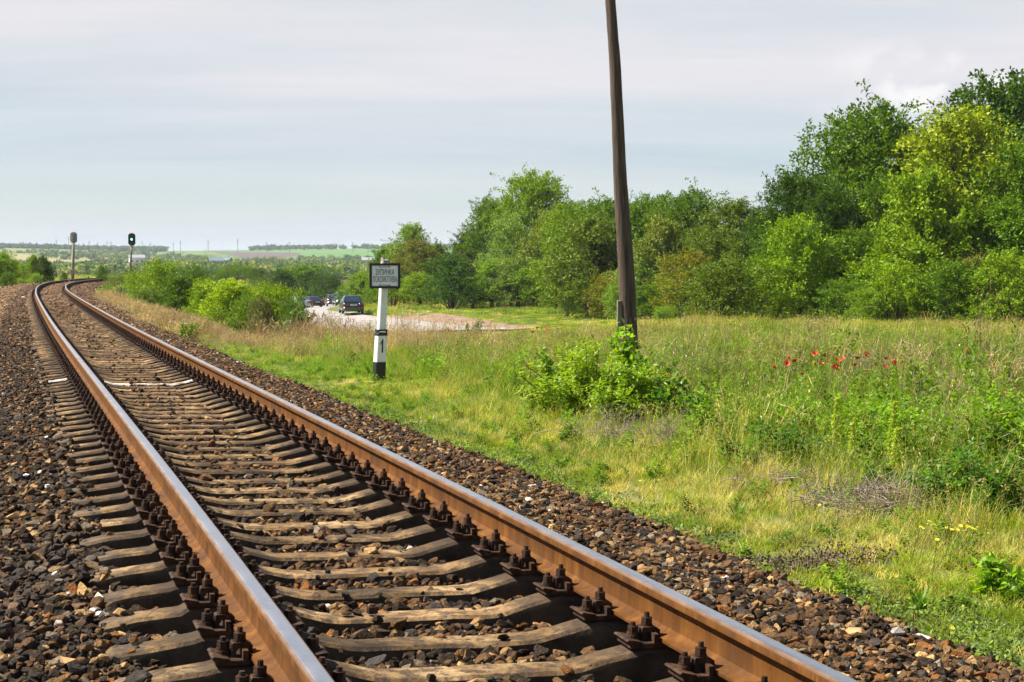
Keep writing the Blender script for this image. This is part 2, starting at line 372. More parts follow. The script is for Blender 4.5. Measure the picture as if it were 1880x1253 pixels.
c=n.ramp(f,[(.3,(.25,.225,.21)),(.7,(.35,.315,.295))]); c=n.mix(1.0,c,n.ramp(f2,[(.3,.85),(.7,1.12)]),'MULTIPLY')
b=n.add('ShaderNodeBsdfPrincipled'); n.l.new(c,b.inputs['Base Color']); b.inputs['Roughness'].default_value=.85; b.inputs['Specular IOR Level'].default_value=.3; fin(n,b.outputs[0]); M['asphalt']=m
M['dirt']=mnoise('bare_dirt',(.17,.105,.07),(.33,.24,.17),1.1,.95,bump=.6,bscale=6,world=True,spec=.1)

# ------------------------------------------------------------------ ground sheet
TF=.47
rr=np.concatenate([np.linspace(2,60,130)[:-1],np.geomspace(60,640,190)[:-1],np.geomspace(640,2700,110)[:-1],np.geomspace(2700,7000,8)])
aF=np.arctan(np.linspace(-TF,TF,290)); aB=np.linspace(math.atan(TF),2*math.pi-math.atan(TF),60)[1:-1]
aa=np.concatenate([aF,aB]); na=len(aa)
gx=rr[:,None]*np.sin(aa)[None,:]; gy=rr[:,None]*np.cos(aa)[None,:]
X=np.concatenate([gx.ravel(),[0]]); Y=np.concatenate([gy.ravel(),[0]])
Z=ground(X,Y)
i,j=np.meshgrid(np.arange(len(rr)-1),np.arange(na),indexing='ij'); j2=(j+1)%na
quads=np.stack([i*na+j,i*na+j2,(i+1)*na+j2,(i+1)*na+j],-1).reshape(-1,4)[:, ::-1]
cen=len(X)-1; tris=np.stack([np.arange(na),np.full(na,cen),(np.arange(na)+1)%na],-1)[:, ::-1]
# land colours
soil=np.array([.085,.08,.03]); gr=np.array([.095,.14,.020]); st=np.array([.25,.22,.085])
f=fbm(X,Y,7,2)[:,None]; f2=fbm(X,Y,2.3,9)[:,None]
cg=soil*(1-f)+gr*f; cg=cg+(st-cg)*sst(f2,.5,.75)*.6
nearw=sst(Y,40,120)[:,None]*.45; cg=cg*(1-nearw)+np.array([.17,.19,.05])*nearw
t=X/np.maximum(Y,1); PY=pyfar(np.maximum(Y,0),t)
wood=np.array([.045,.075,.022]); crop=np.array([.10,.19,.045]); plough=np.array([.115,.085,.085]); mead=np.array([.25,.235,.085]); tan=np.array([.30,.25,.14])
px=940+F*t; n1=fbm(X,Y,110,4)[:,None]
cf=crop*.75+(mead*.8-crop*.6)*sst(n1,.4,.65)
def band(a): return a[:,None]
line=464+(px-0)/250*29          # pale field edge falling to the right
k=band(sst(PY,0,1)*((PY>line)&(PY<line+13+6*(px<150))&(px<262)).astype(float)); cf=cf*(1-k)+ (mead*.55+tan*.45)*k
k=band(((PY<472)&(px>395)&(px<730)).astype(float)); cf=cf*(1-k)+crop*np.array([1.0,1.05,1.15])*k
k=band(((PY>463.5)&(PY<463.5+np.clip((px-380)/40*6,0,14)-np.clip((px-480)/9,0,14))&(px>385)&(px<545)).astype(float)); cf=cf*(1-k)+plough*k
k=band(((PY>474)&(PY<486)&(px>392)&(px<445)).astype(float)); cf=cf*(1-k)+crop*1.15*k
k=band(((PY<468)&(px>60)&(px<390)).astype(float)); cf=cf*(1-k)+(crop*.8+tan*.15)*k
w=band(sst(Y,330,560)); cg=cg*(1-w)+cf*w
g=mesh_np('ground',np.stack([X,Y,Z],-1),[quads,tris],M['ground'],True,cols=cg); tag(g,kind='structure')

# ------------------------------------------------------------------ ballast bed under the line
_bd=np.array([-5.4,-4.9,-4.2,-3.2,-2.4,-1.9,-1.5,-1.3,-1.0,-.6,-.3,0,.3,.6,1.0,1.3,1.6,2.0,2.5,2.9,3.4])
_bz=np.array([-.86,-.66,-.50,-.44,-.40,-.33,-.272,-.285,-.325,-.330,-.315,-.305,-.315,-.330,-.325,-.305,-.33,-.41,-.50,-.57,-.80])
def bedz(d,s):
    z=np.interp(d,_bd,_bz); up=sst(s,38,85)*np.interp(np.abs(d),[0,.5,.75,1.2],[.062,.055,.02,0.0]); 
    return z+up
S2=np.concatenate([np.arange(-13,60,.5),np.arange(60,200,1.5),np.arange(200,428,4)])
ds=np.linspace(-5.4,3.4,45)
SS,DD=np.meshgrid(S2,ds,indexing='ij'); bx,by,bz=tpt(SS,DD,bedz(DD,SS)); bz=bz+(vn(bx,by,.35,4)-.5)*.03-.02
ni,nj=SS.shape; i,j=np.meshgrid(np.arange(ni-1),np.arange(nj-1),indexing='ij')
q=np.stack([i*nj+j,i*nj+j+1,(i+1)*nj+j+1,(i+1)*nj+j],-1).reshape(-1,4)
bed=mesh_np('ballast_bed',np.stack([bx.ravel(),by.ravel(),bz.ravel()],-1),q,M['bed'],True); tag(bed,kind='structure')

# ------------------------------------------------------------------ instancing of uncountable stuff
def scatter(name,protos,P,rot,scl,idx,col,label,cat='',mat=None):
    """protos: list of unlinked objects; one point-cloud mesh + geometry nodes"""
    pc=bpy.data.collections.new(name+'_shapes')
    for k,o in enumerate(protos): o.name=name+'_shape_%02d'%k; pc.objects.link(o)
    me=bpy.data.meshes.new(name); N=len(P); me.vertices.add(N); me.vertices.foreach_set('co',np.asarray(P,np.float32).ravel())
    for nm,ty,arr,key in(('rot','FLOAT_VECTOR',rot,'vector'),('scl','FLOAT_VECTOR',scl,'vector'),('pick','INT',idx,'value')):
        a=me.attributes.new(nm,ty,'POINT'); a.data.foreach_set(key,np.asarray(arr,np.int32 if ty=='INT' else np.float32).ravel())
    a=me.attributes.new('col','FLOAT_COLOR','POINT'); c=np.ones((N,4),np.float32); c[:,:3]=col; a.data.foreach_set('color',c.ravel())
    o=bpy.data.objects.new(name,me); COL.objects.link(o)
    if mat: me.materials.append(mat)
    ng=bpy.data.node_groups.new(name+'_nodes','GeometryNodeTree')
    ng.interface.new_socket('Geometry',in_out='INPUT',socket_type='NodeSocketGeometry'); ng.interface.new_socket('Geometry',in_out='OUTPUT',socket_type='NodeSocketGeometry')
    N_=ng.nodes; L_=ng.links
    gi=N_.new('NodeGroupInput'); go=N_.new('NodeGroupOutput'); ip=N_.new('GeometryNodeInstanceOnPoints'); ci=N_.new('GeometryNodeCollectionInfo')
    ci.inputs['Collection'].default_value=pc; ci.inputs['Separate Children'].default_value=True; ci.inputs['Reset Children'].default_value=True
    def na_(nm,ty):
        x=N_.new('GeometryNodeInputNamedAttribute'); x.data_type=ty; x.inputs['Name'].default_value=nm; return x.outputs['Attribute']
    L_.new(gi.outputs[0],ip.inputs['Points']); L_.new(ci.outputs[0],ip.inputs['Instance']); ip.inputs['Pick Instance'].default_value=True
    L_.new(na_('pick','INT'),ip.inputs['Instance Index']); L_.new(na_('rot','FLOAT_VECTOR'),ip.inputs['Rotation']); L_.new(na_('scl','FLOAT_VECTOR'),ip.inputs['Scale'])
    L_.new(ip.outputs[0],go.inputs[0])
    md=o.modifiers.new('scatter','NODES'); md.node_group=ng
    tag(o,label,cat or None,kind='stuff'); return o
RS=np.random.RandomState(11)
def pick(pal,w,n,rs=RS):
    i=rs.choice(len(pal),n,p=np.array(w)/sum(w)); return np.array(pal)[i]*(.75+.5*rs.rand(n,1))
# stones
def EDGE(y): return np.interp(y,[0,8,12,27,60],[2.95,2.92,2.78,2.45,2.4])
def stone(k):
    r=random.Random(100+k); bm=bmesh.new()
    for _ in range(13):
        v=Vector((r.gauss(0,1),r.gauss(0,1),r.gauss(0,1))).normalized()*r.uniform(.82,1.0); v.x*=r.uniform(.9,1.15); v.y*=.78; v.z*=.55; bm.verts.new(v)
    ret=bmesh.ops.convex_hull(bm,input=bm.verts); bmesh.ops.delete(bm,geom=[g for g in ret['geom_interior'] if isinstance(g,bmesh.types.BMVert)],context='VERTS')
    bmesh.ops.bevel(bm,geom=list(bm.edges),offset=.05,segments=1,affect='EDGES',clamp_overlap=True)
    me=bpy.data.meshes.new('stone'); bm.to_mesh(me); bm.free(); me.materials.append(M['stone']); return bpy.data.objects.new('stone',me)
SP=0.5435; S0=6.079
pal=np.array([(.44,.275,.115),(.26,.15,.062),(.115,.062,.028),(.030,.022,.015),(.20,.16,.11),(.21,.085,.024),(.60,.53,.45),(.048,.043,.038)])
allP=[];allR=[];allS=[];allC=[]
def stones(s0,s1,d0,d1,dens,r0,r1,lay=1):
    A=(s1-s0)*(d1-d0); N=int(A*dens); s=RS.uniform(s0,s1,N); d=RS.uniform(d0,d1,N)
    k=np.abs(((s-S0)/SP+.5)%1-.5)*SP
    lim=np.interp(np.abs(d),[0,1.3,1.5],[.115,.125,.0]); hid=(k<lim)
    keep=~hid|((RS.rand(N)<.045+.5*sst(s,45,80)+.35*sst(np.abs(d),1.18,1.3))&(np.abs(d)<1.36))
    x,y,z=tpt(s,d,bedz(d,s)); 
    nearrail=(np.abs(np.abs(d)-G/2)<.24)&(k<.16); keep&=~nearrail
    edge=EDGE(y)+.5*(fbm(x,y,.9,8)-.5)+.6*(fbm(x,y,4,12)-.5)
    keep&=(d<edge)|(RS.rand(N)<.10*np.exp(-(np.maximum(d-edge,0))/.15))
    el=-4.1-.8*(fbm(x,y,3,14)-.5); keep&=(d>el)|(RS.rand(N)<.15)
    on=hid&(np.abs(d)<1.3)
    sz=RS.uniform(r0,r1,N)*(.65+.7*RS.rand(N)**2)
    sz=np.where(np.abs(np.abs(d)-G/2)<.11,np.minimum(sz,.035),sz)
    z=z+RS.uniform(-.3,.45,N)*sz+np.where(on,.04*(1-sst(s,60,90)),0)
    z=np.where(np.abs(np.abs(d)-G/2)<.12,z-.02,z)
    # colour by place
    n1=fbm(x,y,.8,20); C=np.empty((N,3))
    a=d<-1.95; bK=(d>=-1.95)&(d<-1.2); c_=(np.abs(d)<=1.2); e_=d>1.2
    for msk,w in((a,[6.5,5,2.6,1.0,3.6,.9,.10,1]),(bK,[.7,1.4,3,7,.8,.4,.04,2]),(c_,[.3,1.1,4.5,7,.5,.8,.02,1.3]),(e_,[.6,2.2,5,4.5,1.3,1.0,.07,1.5])):
        C[msk]=pick(pal,w,msk.sum())
    dust=sst(s,22,75)[:,None]*np.where(np.abs(d)<1.25,.80,.45)[:,None]*(.55+.45*RS.rand(N,1)); C=C*(1-dust)+np.array([.33,.205,.125])*(.6+.7*n1[:,None])*dust
    dk=(sst(n1,.52,.68)*.55*(d<-1.2))[:,None]; C=C*(1-dk)+np.array([.055,.045,.04])*dk
    R3=np.stack([RS.uniform(-.6,.6,N),RS.uniform(-.6,.6,N),RS.uniform(0,6.28,N)],-1)
    R3[RS.rand(N)<.12,:2]=RS.uniform(-1.5,1.5)
    kk=keep; allP.append(np.stack([x,y,z],-1)[kk]); allR.append(R3[kk]); allS.append(np.stack([sz,sz*RS.uniform(.75,1.15,N),sz*RS.uniform(.8,1.3,N)],-1)[kk]); allC.append(C[kk])
stones(-3,3.0,-5.1,3.3,300,.026,.050)
stones(3.0,16,-5.1,3.3,690,.022,.049)
stones(16,32,-5.1,3.1,560,.024,.046)
stones(32,64,-5.1,3.0,270,.034,.060)
stones(64,120,-5.1,3.0,90,.055,.095)
stones(120,200,-5.1,3.0,34,.09,.14)
P_=np.concatenate(allP); N=len(P_)
scatter('ballast',[stone(k) for k in range(14)],P_,np.concatenate(allR),np.concatenate(allS),RS.randint(0,14,N),np.concatenate(allC),'loose brown and grey crushed stone ballast between and beside the rails','ballast',M['stone'])
print('stones',N)

# ------------------------------------------------------------------ rails
prof=[(-.075,-.1800),(.075,-.1800),(.075,-.1690),(.060,-.1655),(.028,-.1560),(.0125,-.1420),(.0095,-.1150),(.0095,-.0850),(.0130,-.0560),(.0350,-.0440),(.0375,-.0400),(.0370,-.0140),(.0335,-.0060),(.0270,-.0022),(.0190,-.0008),(.0,0.0),
      (-.0190,-.0008),(-.0270,-.0022),(-.0335,-.0060),(-.0370,-.0140),(-.0375,-.0400),(-.0350,-.0440),(-.0130,-.0560),(-.0095,-.0850),(-.0095,-.1150),(-.0125,-.1420),(-.028,-.1560),(-.060,-.1655),(-.075,-.1690)]
pr=np.array(prof); npf=len(pr)
def rail(off,label):
    s=np.concatenate([np.arange(-13,70,.5),np.arange(70,240,1.5),np.arange(240,428,4)])
    SSg,k=np.meshgrid(s,np.arange(npf),indexing='ij'); x,y,z=tpt(SSg,off+pr[k,0],pr[k,1]); 
    z=z+CANT*pr[k,0]/G*0
    i,j=np.meshgrid(np.arange(len(s)-1),np.arange(npf),indexing='ij'); j2=(j+1)%npf
    q=np.stack([i*npf+j,i*npf+j2,(i+1)*npf+j2,(i+1)*npf+j],-1).reshape(-1,4)
    mi=np.zeros(npf,int); mi[13:17]=1; 
    for e in (11,12,17,18): mi[e]=2
    o=mesh_np('rail',np.stack([x.ravel(),y.ravel(),z.ravel()],-1),q,[M['rust'],M['polish'],M['edge']],True,fmat=mi[j].ravel())
    o.data.set_sharp_from_angle(angle=R(32))
    return tag(o,label,'rail',"the two rails of the railway line")
rail(-G/2,'left rusty steel rail with a shiny top, outer rail of the bend')
rail(G/2,'right rusty steel rail with a shiny top, nearest the grass')

# ------------------------------------------------------------------ sleepers with their fastenings
def sleeper_mesh(seed,mt,lod=0):
    r=random.Random(seed); mb=MB()
    xs=[-1.35,-1.33,-1.2,-1.02,-.99,-.66,-.62,-.51,-.40,-.34,-.17,0,.17,.34,.40,.51,.62,.66,.99,1.02,1.2,1.33,1.35]
    if lod: xs=[-1.35,-1.02,-.6,-.30,0,.30,.6,1.02,1.35]
    def zt(x):
        x=abs(x); return np.interp(x,[0,.34,.40,.62,.66,.99,1.02,1.2,1.33,1.35],[-.276,-.275,-.268,-.214,-.205,-.205,-.216,-.240,-.262,-.278])
    rings=[]
    for x in xs:
        t=zt(x)+(r.uniform(-.005,.004) if not lod else 0); hw=.085+.010*(abs(x)<.45)+r.uniform(-.004,.004)*(not lod); hb=.125; b=.014
        rings.append([(x,-hb,-.44),(x,-hw-.015,t-.055),(x,-hw,t-b),(x,-hw+b*1.3,t),(x,0,t+r.uniform(-.003,.003)*(not lod)),(x,hw-b*1.3,t),(x,hw,t-b),(x,hw+.015,t-.055),(x,hb,-.44)])
    mb.loft(rings)
    mb.m=[(1 if i<(len(xs)-1)*9 and (i%9) in (0,1,6,7) else 0) for i in range(len(mb.f))]; o=mb.build('concrete_sleeper',[mt,M['grime_shade']],smooth=not lod,link=False)
    if not lod: o.data.set_sharp_from_angle(angle=R(28))
    return o.data
def hexn(mb,c,r,h,n=6,mi=0): mb.cyl(c,(c[0],c[1],c[2]+h),r,r,n,mi)
def plate_mesh():
    mb=MB(); mb.box((0,0,-.1925),(.40,.155,.021),bev=.004)
    for s in(-1,1):
        mb.box((s*.0905,0,-.1655),(.020,.150,.035))            # rib beside the rail foot
        mb.loft([[(s*(.150),y,-.182),(s*(.150),y,-.176),(s*(.205),y,-.166),(s*(.215),y,-.172),(s*(.205),y,-.182)] for y in(-.078,.078)])
    return mb.build('base_plate',M['iron'],link=False).data
def clamp_mesh():
    mb=MB(); # bridge over the rail foot: stepped profile seen from the end
    pf=[(.060,-.166),(.060,-.140),(.078,-.128),(.132,-.128),(.136,-.134),(.136,-.182),(.122,-.182),(.118,-.150),(.086,-.150),(.080,-.158)]
    mb.loft([[(a,y,b) for a,b in pf] for y in(-.030,.030)]); return mb.build('rail_clamp',M['iron'],link=False).data
def clip_bolt_mesh():
    mb=MB(); mb.cyl((.105,0,-.128),(.105,0,-.121),.0235,.0235,14); hexn(mb,(.105,0,-.121),.0225,.026); mb.cyl((.105,0,-.095),(.105,0,-.074),.0118,.0105,10); return mb.build('clip_bolt',M['iron'],link=False).data
def plate_bolt_mesh():
    mb=MB(); mb.cyl((.165,0,-.182),(.165,0,-.158),.032,.028,14); mb.cyl((.165,0,-.158),(.165,0,-.150),.024,.024,12); hexn(mb,(.165,0,-.150),.0225,.024); mb.cyl((.165,0,-.126),(.165,0,-.110),.0118,.0105,10); return mb.build('plate_bolt',M['iron'],link=False).data
def far_fast():
    mb=MB(); mb.box((0,0,-.1925),(.40,.155,.021))
    for s in(-1,1):
        mb.box((s*.105,0,-.150),(.055,.06,.06)); mb.cyl((s*.105,0,-.12),(s*.105,0,-.076),.019,.016,6); mb.cyl((s*.165,0,-.18),(s*.165,0,-.112),.026,.02,6)
    return mb.build('base_plate',M['iron'],link=False).data
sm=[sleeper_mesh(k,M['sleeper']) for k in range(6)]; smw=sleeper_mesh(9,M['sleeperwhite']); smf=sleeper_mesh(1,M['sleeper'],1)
pm,cm,bm1,bm2,ff=plate_mesh(),clamp_mesh(),clip_bolt_mesh(),plate_bolt_mesh(),far_fast()
GS='concrete sleepers under the rails'
SLB='weathered grey-brown concrete sleeper half sunk in dark ballast under the rails'
rs=random.Random(5)
WHITE_K=int(round((23.0-S0)/SP)); 
for k in range(-5,295):
    s=S0+k*SP; x,y,z,th=[float(v) for v in track(s)]
    # local frame: X across (right), Y along, Z up; superelevation by roll
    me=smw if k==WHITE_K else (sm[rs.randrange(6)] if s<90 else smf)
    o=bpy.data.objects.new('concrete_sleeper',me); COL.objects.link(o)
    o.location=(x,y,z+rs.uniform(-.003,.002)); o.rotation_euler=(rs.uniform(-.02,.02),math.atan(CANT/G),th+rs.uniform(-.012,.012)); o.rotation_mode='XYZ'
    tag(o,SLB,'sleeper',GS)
    if k==WHITE_K: o['label']='sleeper painted white across its middle, brightest sleeper of the line'; 
    if s<62:
        for side in(-1,1):
            p=bpy.data.objects.new('base_plate',pm); COL.objects.link(p); p.parent=o; p.location=(side*G/2,0,0)
            for t_ in(0,math.pi):
                for nm,mm in(('rail_clamp',cm),('clip_bolt',bm1),('plate_bolt',bm2)):
                    c=bpy.data.objects.new(nm,mm); COL.objects.link(c); c.parent=p; c.rotation_euler=(0,0,t_+(rs.uniform(-.03,.03)))
    else:
        for side in(-1,1):
            p=bpy.data.objects.new('base_plate',ff); COL.objects.link(p); p.parent=o; p.location=(side*G/2,0,0)
mb=MB()
for k in range(295,780):
    s=S0+k*SP; x,y,z,th=[float(v) for v in track(s)]; Mx=Matrix.Translation((x,y,z))@Matrix.Rotation(th,4,'Z')
    mb.box((0,0,-.29),(2.7,.2,.15),Mx)
tag(mb.build('far_sleepers',M['sleeper']),'far row of sleepers where the line runs on behind the bushes','sleepers',kind='stuff')

# ------------------------------------------------------------------ road, dirt verge
def ribbon(name,pts,wl,wr,mt,dz,nw=9,kind='structure',jag=0):
    pts=np.array(pts,float); t=np.arange(len(pts)); tt=np.linspace(0,len(pts)-1,90)
    k=np.ones(7)/7; x=np.interp(tt,t,pts[:,0]);y=np.interp(tt,t,pts[:,1])
    x=np.convolve(np.pad(x,3,'edge'),k,'valid');y=np.convolve(np.pad(y,3,'edge'),k,'valid')
    dx=np.gradient(x);dy=np.gradient(y);L=np.hypot(dx,dy); nx,ny=dy/L,-dx/L
    w=np.linspace(-1,1,nw)[None,:]; ww=np.where(w<0,wl,wr)*w; 
    if jag: ww=ww*(1+jag*(vn(x,y,3,3)[:,None]-.5)*np.abs(w))
    X=x[:,None]+nx[:,None]*ww; Y=y[:,None]+ny[:,None]*ww; Z=ground(X,Y)
    Zs=Z.mean(1,keepdims=True)*.7+Z*.3 if not jag else Z; Z=np.maximum(Zs,Z-.02)+dz; Z[:,0]-=.15;Z[:,-1]-=.15
    ni,nj=X.shape;i,j=np.meshgrid(np.arange(ni-1),np.arange(nj-1),indexing='ij')
    q=np.stack([i*nj+j,i*nj+j+1,(i+1)*nj+j+1,(i+1)*nj+j],-1).reshape(-1,4)
    if True: q=q[:,::-1]
    o=mesh_np(name,np.stack([X.ravel(),Y.ravel(),Z.ravel()],-1),q,mt,True); tag(o,kind=kind)
    return x,y
RX,RY=ribbon('road',[(-1.5,99.5),(-3,102),(-6,108),(-9.6,116),(-13.4,128),(-16.3,141),(-19.5,156),(-22.5,175),(-24,195),(-22.6,215),(-18,238)],5.4,3.4,M['asphalt'],.10)
ribbon('dirt_verge',[(.5,100),(.2,103),(-1.3,108.5),(-4.8,117),(-8.2,128)],1.9,1.9,M['dirt'],.07,jag=.9)
def roadd(x,y):
    d=np.full(np.shape(x),99.)
    for a,b in zip(RX[::2],RY[::2]): d=np.minimum(d,np.hypot(x-a,y-b))
    return d

# ------------------------------------------------------------------ grass and low growth
def unit(v): return v/np.maximum(np.linalg.norm(v,axis=-1,keepdims=True),1e-9)
def blades(rs,n,rad,h,w,lean=.5,seg=3,hvar=.5):
    a=rs.uniform(0,6.28,n); r=rad*np.sqrt(rs.rand(n)); B=np.stack([r*np.cos(a),r*np.sin(a),np.zeros(n)-.02],-1)
    ld=rs.uniform(0,6.28,n); H=h*(1-hvar+hvar*rs.rand(n)); Ln=lean*H*rs.uniform(.15,1,n)
    side=np.stack([-np.sin(ld+rs.uniform(-1,1,n)),np.cos(ld),np.zeros(n)],-1); dr=np.stack([np.cos(ld),np.sin(ld),np.zeros(n)],-1)
    V=[]
    for k in range(seg):
        t=k/seg; c=B+dr*(Ln*t**2)[:,None]+np.array([0,0,1])*(H*(t-.12*t*t))[:,None]; ww=w*(1-t*.55)*(.6 if k==0 else 1)
        V+=[c-side*ww/2,c+side*ww/2]
    V.append(B+dr*Ln[:,None]+np.array([0,0,1])*(H*.88)[:,None]); m=2*seg+1
    V=np.stack(V,1).reshape(-1,3); o=np.arange(n)[:,None]*m
    q=np.concatenate([o+np.array([2*k,2*k+1,2*k+3,2*k+2]) for k in range(seg-1)]); t3=o+np.array([2*seg-2,2*seg-1,2*seg])
    return V,q,t3,B+dr*Ln[:,None]+np.array([0,0,1])*(H*.88)[:,None]
def leaves(P,Dr,Nm,L,Wd,fold=0.0,oval=False):
    """leaf blades: base P, direction Dr, normal Nm, length L, width Wd"""
    n=len(P); Dr=unit(Dr); S=unit(np.cross(Dr,Nm)); N2=np.cross(S,Dr); L=np.broadcast_to(np.asarray(L,float),(n,))[:,None]; Wd=np.broadcast_to(np.asarray(Wd,float),(n,))[:,None]
    if oval:
        pts=[P,P+Dr*L*.3-S*Wd*.45+N2*fold*Wd,P+Dr*L*.62-S*Wd*.38+N2*fold*Wd*.8-N2*L*.05,P+Dr*L-N2*L*.15,P+Dr*L*.62+S*Wd*.38+N2*fold*Wd*.8-N2*L*.05,P+Dr*L*.3+S*Wd*.45+N2*fold*Wd]
        V=np.stack(pts,1).reshape(-1,3); o=np.arange(n)[:,None]*6; return V,np.concatenate([o+np.array([0,3,2,1]),o+np.array([0,5,4,3])])
    V=np.stack([P,P+Dr*L*.5-S*Wd*.5+N2*fold*Wd,P+Dr*L,P+Dr*L*.5+S*Wd*.5+N2*fold*Wd],1).reshape(-1,3); o=np.arange(n)[:,None]*4
    return V,o+np.array([0,1,2,3])
class Acc:
    def __init__(s): s.V=[];s.Q=[];s.T=[];s.n=0
    def add(s,V,q=None,t=None):
        if q is not None and len(q): s.Q.append(q+s.n)
        if t is not None and len(t): s.T.append(t+s.n)
        s.V.append(V); s.n+=len(V)
    def arrs(s): 
        r=[]
        if s.Q: r.append(np.concatenate(s.Q))
        if s.T: r.append(np.concatenate(s.T))
        return np.concatenate(s.V),r
    def obj(s,name,mt,parent=None,link=True,smooth=False):
        V,r=s.arrs(); return mesh_np(name,V,r,mt,smooth,parent=parent,link=link)
def rdir(rs,n,up=0.0): v=rs.normal(size=(n,3)); v[:,2]+=up; return unit(v)
PR=[]
rs=np.random.RandomState(3)
def p_grass(h,w,rad,n,lean): a=Acc(); V,q,t,_=blades(rs,n,rad,h,w,lean); a.add(V,q,t); PR.append(a.obj('s',M['grass'],link=False))
for _ in range(4): p_grass(.34,.0065,.13,46,.7)               # 0-3 fine grass
for _ in range(3):                                             # 4-6 flowering grass with seed heads
    a=Acc(); V,q,t,T=blades(rs,16,.13,.60,.0032,.28,3,.3); a.add(V,q,t)
    V,q,t,_=blades(rs,14,.12,.28,.006,.7); a.add(V,q,t)
    for _k in range(4):
        o=rs.normal(size=T.shape)*[.004,.004,.02]; V,q=leaves(T+o-[0,0,.03],rdir(rs,len(T),2.2),rdir(rs,len(T)),.026,.0055); a.add(V,q)
    PR.append(a.obj('s',M['grass'],link=False))
for _ in range(4):                                             # 7-10 leafy herbs
    a=Acc(); ns=5; 
    for _k in range(ns):
        b=rs.normal(size=3)*[.06,.06,0]; ld=rs.uniform(0,6.28); H=rs.uniform(.2,.38); n=26; t=np.linspace(.08,1,n)
        P=b+np.stack([np.cos(ld)*.12*t**2,np.sin(ld)*.12*t**2,H*t],-1); an=ld+np.arange(n)*2.4
        D=np.stack([np.cos(an),np.sin(an),rs.uniform(.0,.8,n)],-1); V,q=leaves(P,D,np.tile([0,0,1.],(n,1))+rs.normal(size=(n,3))*.3,.075*(1.1-.5*t),.024,.15); a.add(V,q)
        V,q,t3,_=blades(rs,1,.001,H,.006,.3); a.add(V+b,q,t3)
    PR.append(a.obj('s',M['grass'],link=False))
for _ in range(3):                                             # 11-13 creeping ground cover
    a=Acc(); n=90; an=rs.uniform(0,6.28,n); r=.15*np.sqrt(rs.rand(n)); P=np.stack([r*np.cos(an),r*np.sin(an),rs.uniform(0,.035,n)],-1)
    V,q=leaves(P,rdir(rs,n,.4),rdir(rs,n,2),.024,.013); a.add(V,q); PR.append(a.obj('s',M['grass'],link=False))
for _ in range(4): p_grass(.46,.017,.34,80,.5)                 # 14-17 coarse patches for the middle distance
for _ in range(3):                                             # 18-20 dead branched stalks
    a=Acc(); V,q,t,T=blades(rs,12,.12,.62,.005,.45,3,.5); a.add(V,q,t)
    for _k in range(3): V,q=leaves(T-[0,0,.1*_k]*np.ones((len(T),1)),rdir(rs,len(T),1.2),rdir(rs,len(T)),.16,.004); a.add(V,q)
    V,q=leaves(T+rs.normal(size=T.shape)*.02,rdir(rs,len(T),1),rdir(rs,len(T)),.03,.014); a.add(V,q)
    PR.append(a.obj('s',M['straw'],link=False))
for _ in range(3):                                             # 21-23 coarse tall seeding grass, middle distance
    a=Acc(); V,q,t,T=blades(rs,60,.36,.62,.010,.35,3,.4); a.add(V,q,t); V,q=leaves(T-[0,0,.05],rdir(rs,len(T),2.0),rdir(rs,len(T)),.06,.016); a.add(V,q); PR.append(a.obj('s',M['grass'],link=False))
for _ in range(3):                                             # 24-26 coarse dead stalks, middle distance
    a=Acc(); V,q,t,T=blades(rs,44,.42,.75,.011,.35,3,.5); a.add(V,q,t)
    for _k in range(2): V,q=leaves(T-[0,0,.1*_k+.03],rdir(rs,len(T),1.2),rdir(rs,len(T)),.16,.012); a.add(V,q)
    PR.append(a.obj('s',M['straw'],link=False))
gP=[];gR=[];gS=[];gI=[];gC=[];
LUSH=np.array([.155,.25,.012]);YG=np.array([.285,.33,.020]);STRAW=np.array([.48,.41,.16]);BR=np.array([.26,.17,.10]);DK=np.array([.055,.115,.014])
SKIPD=[]
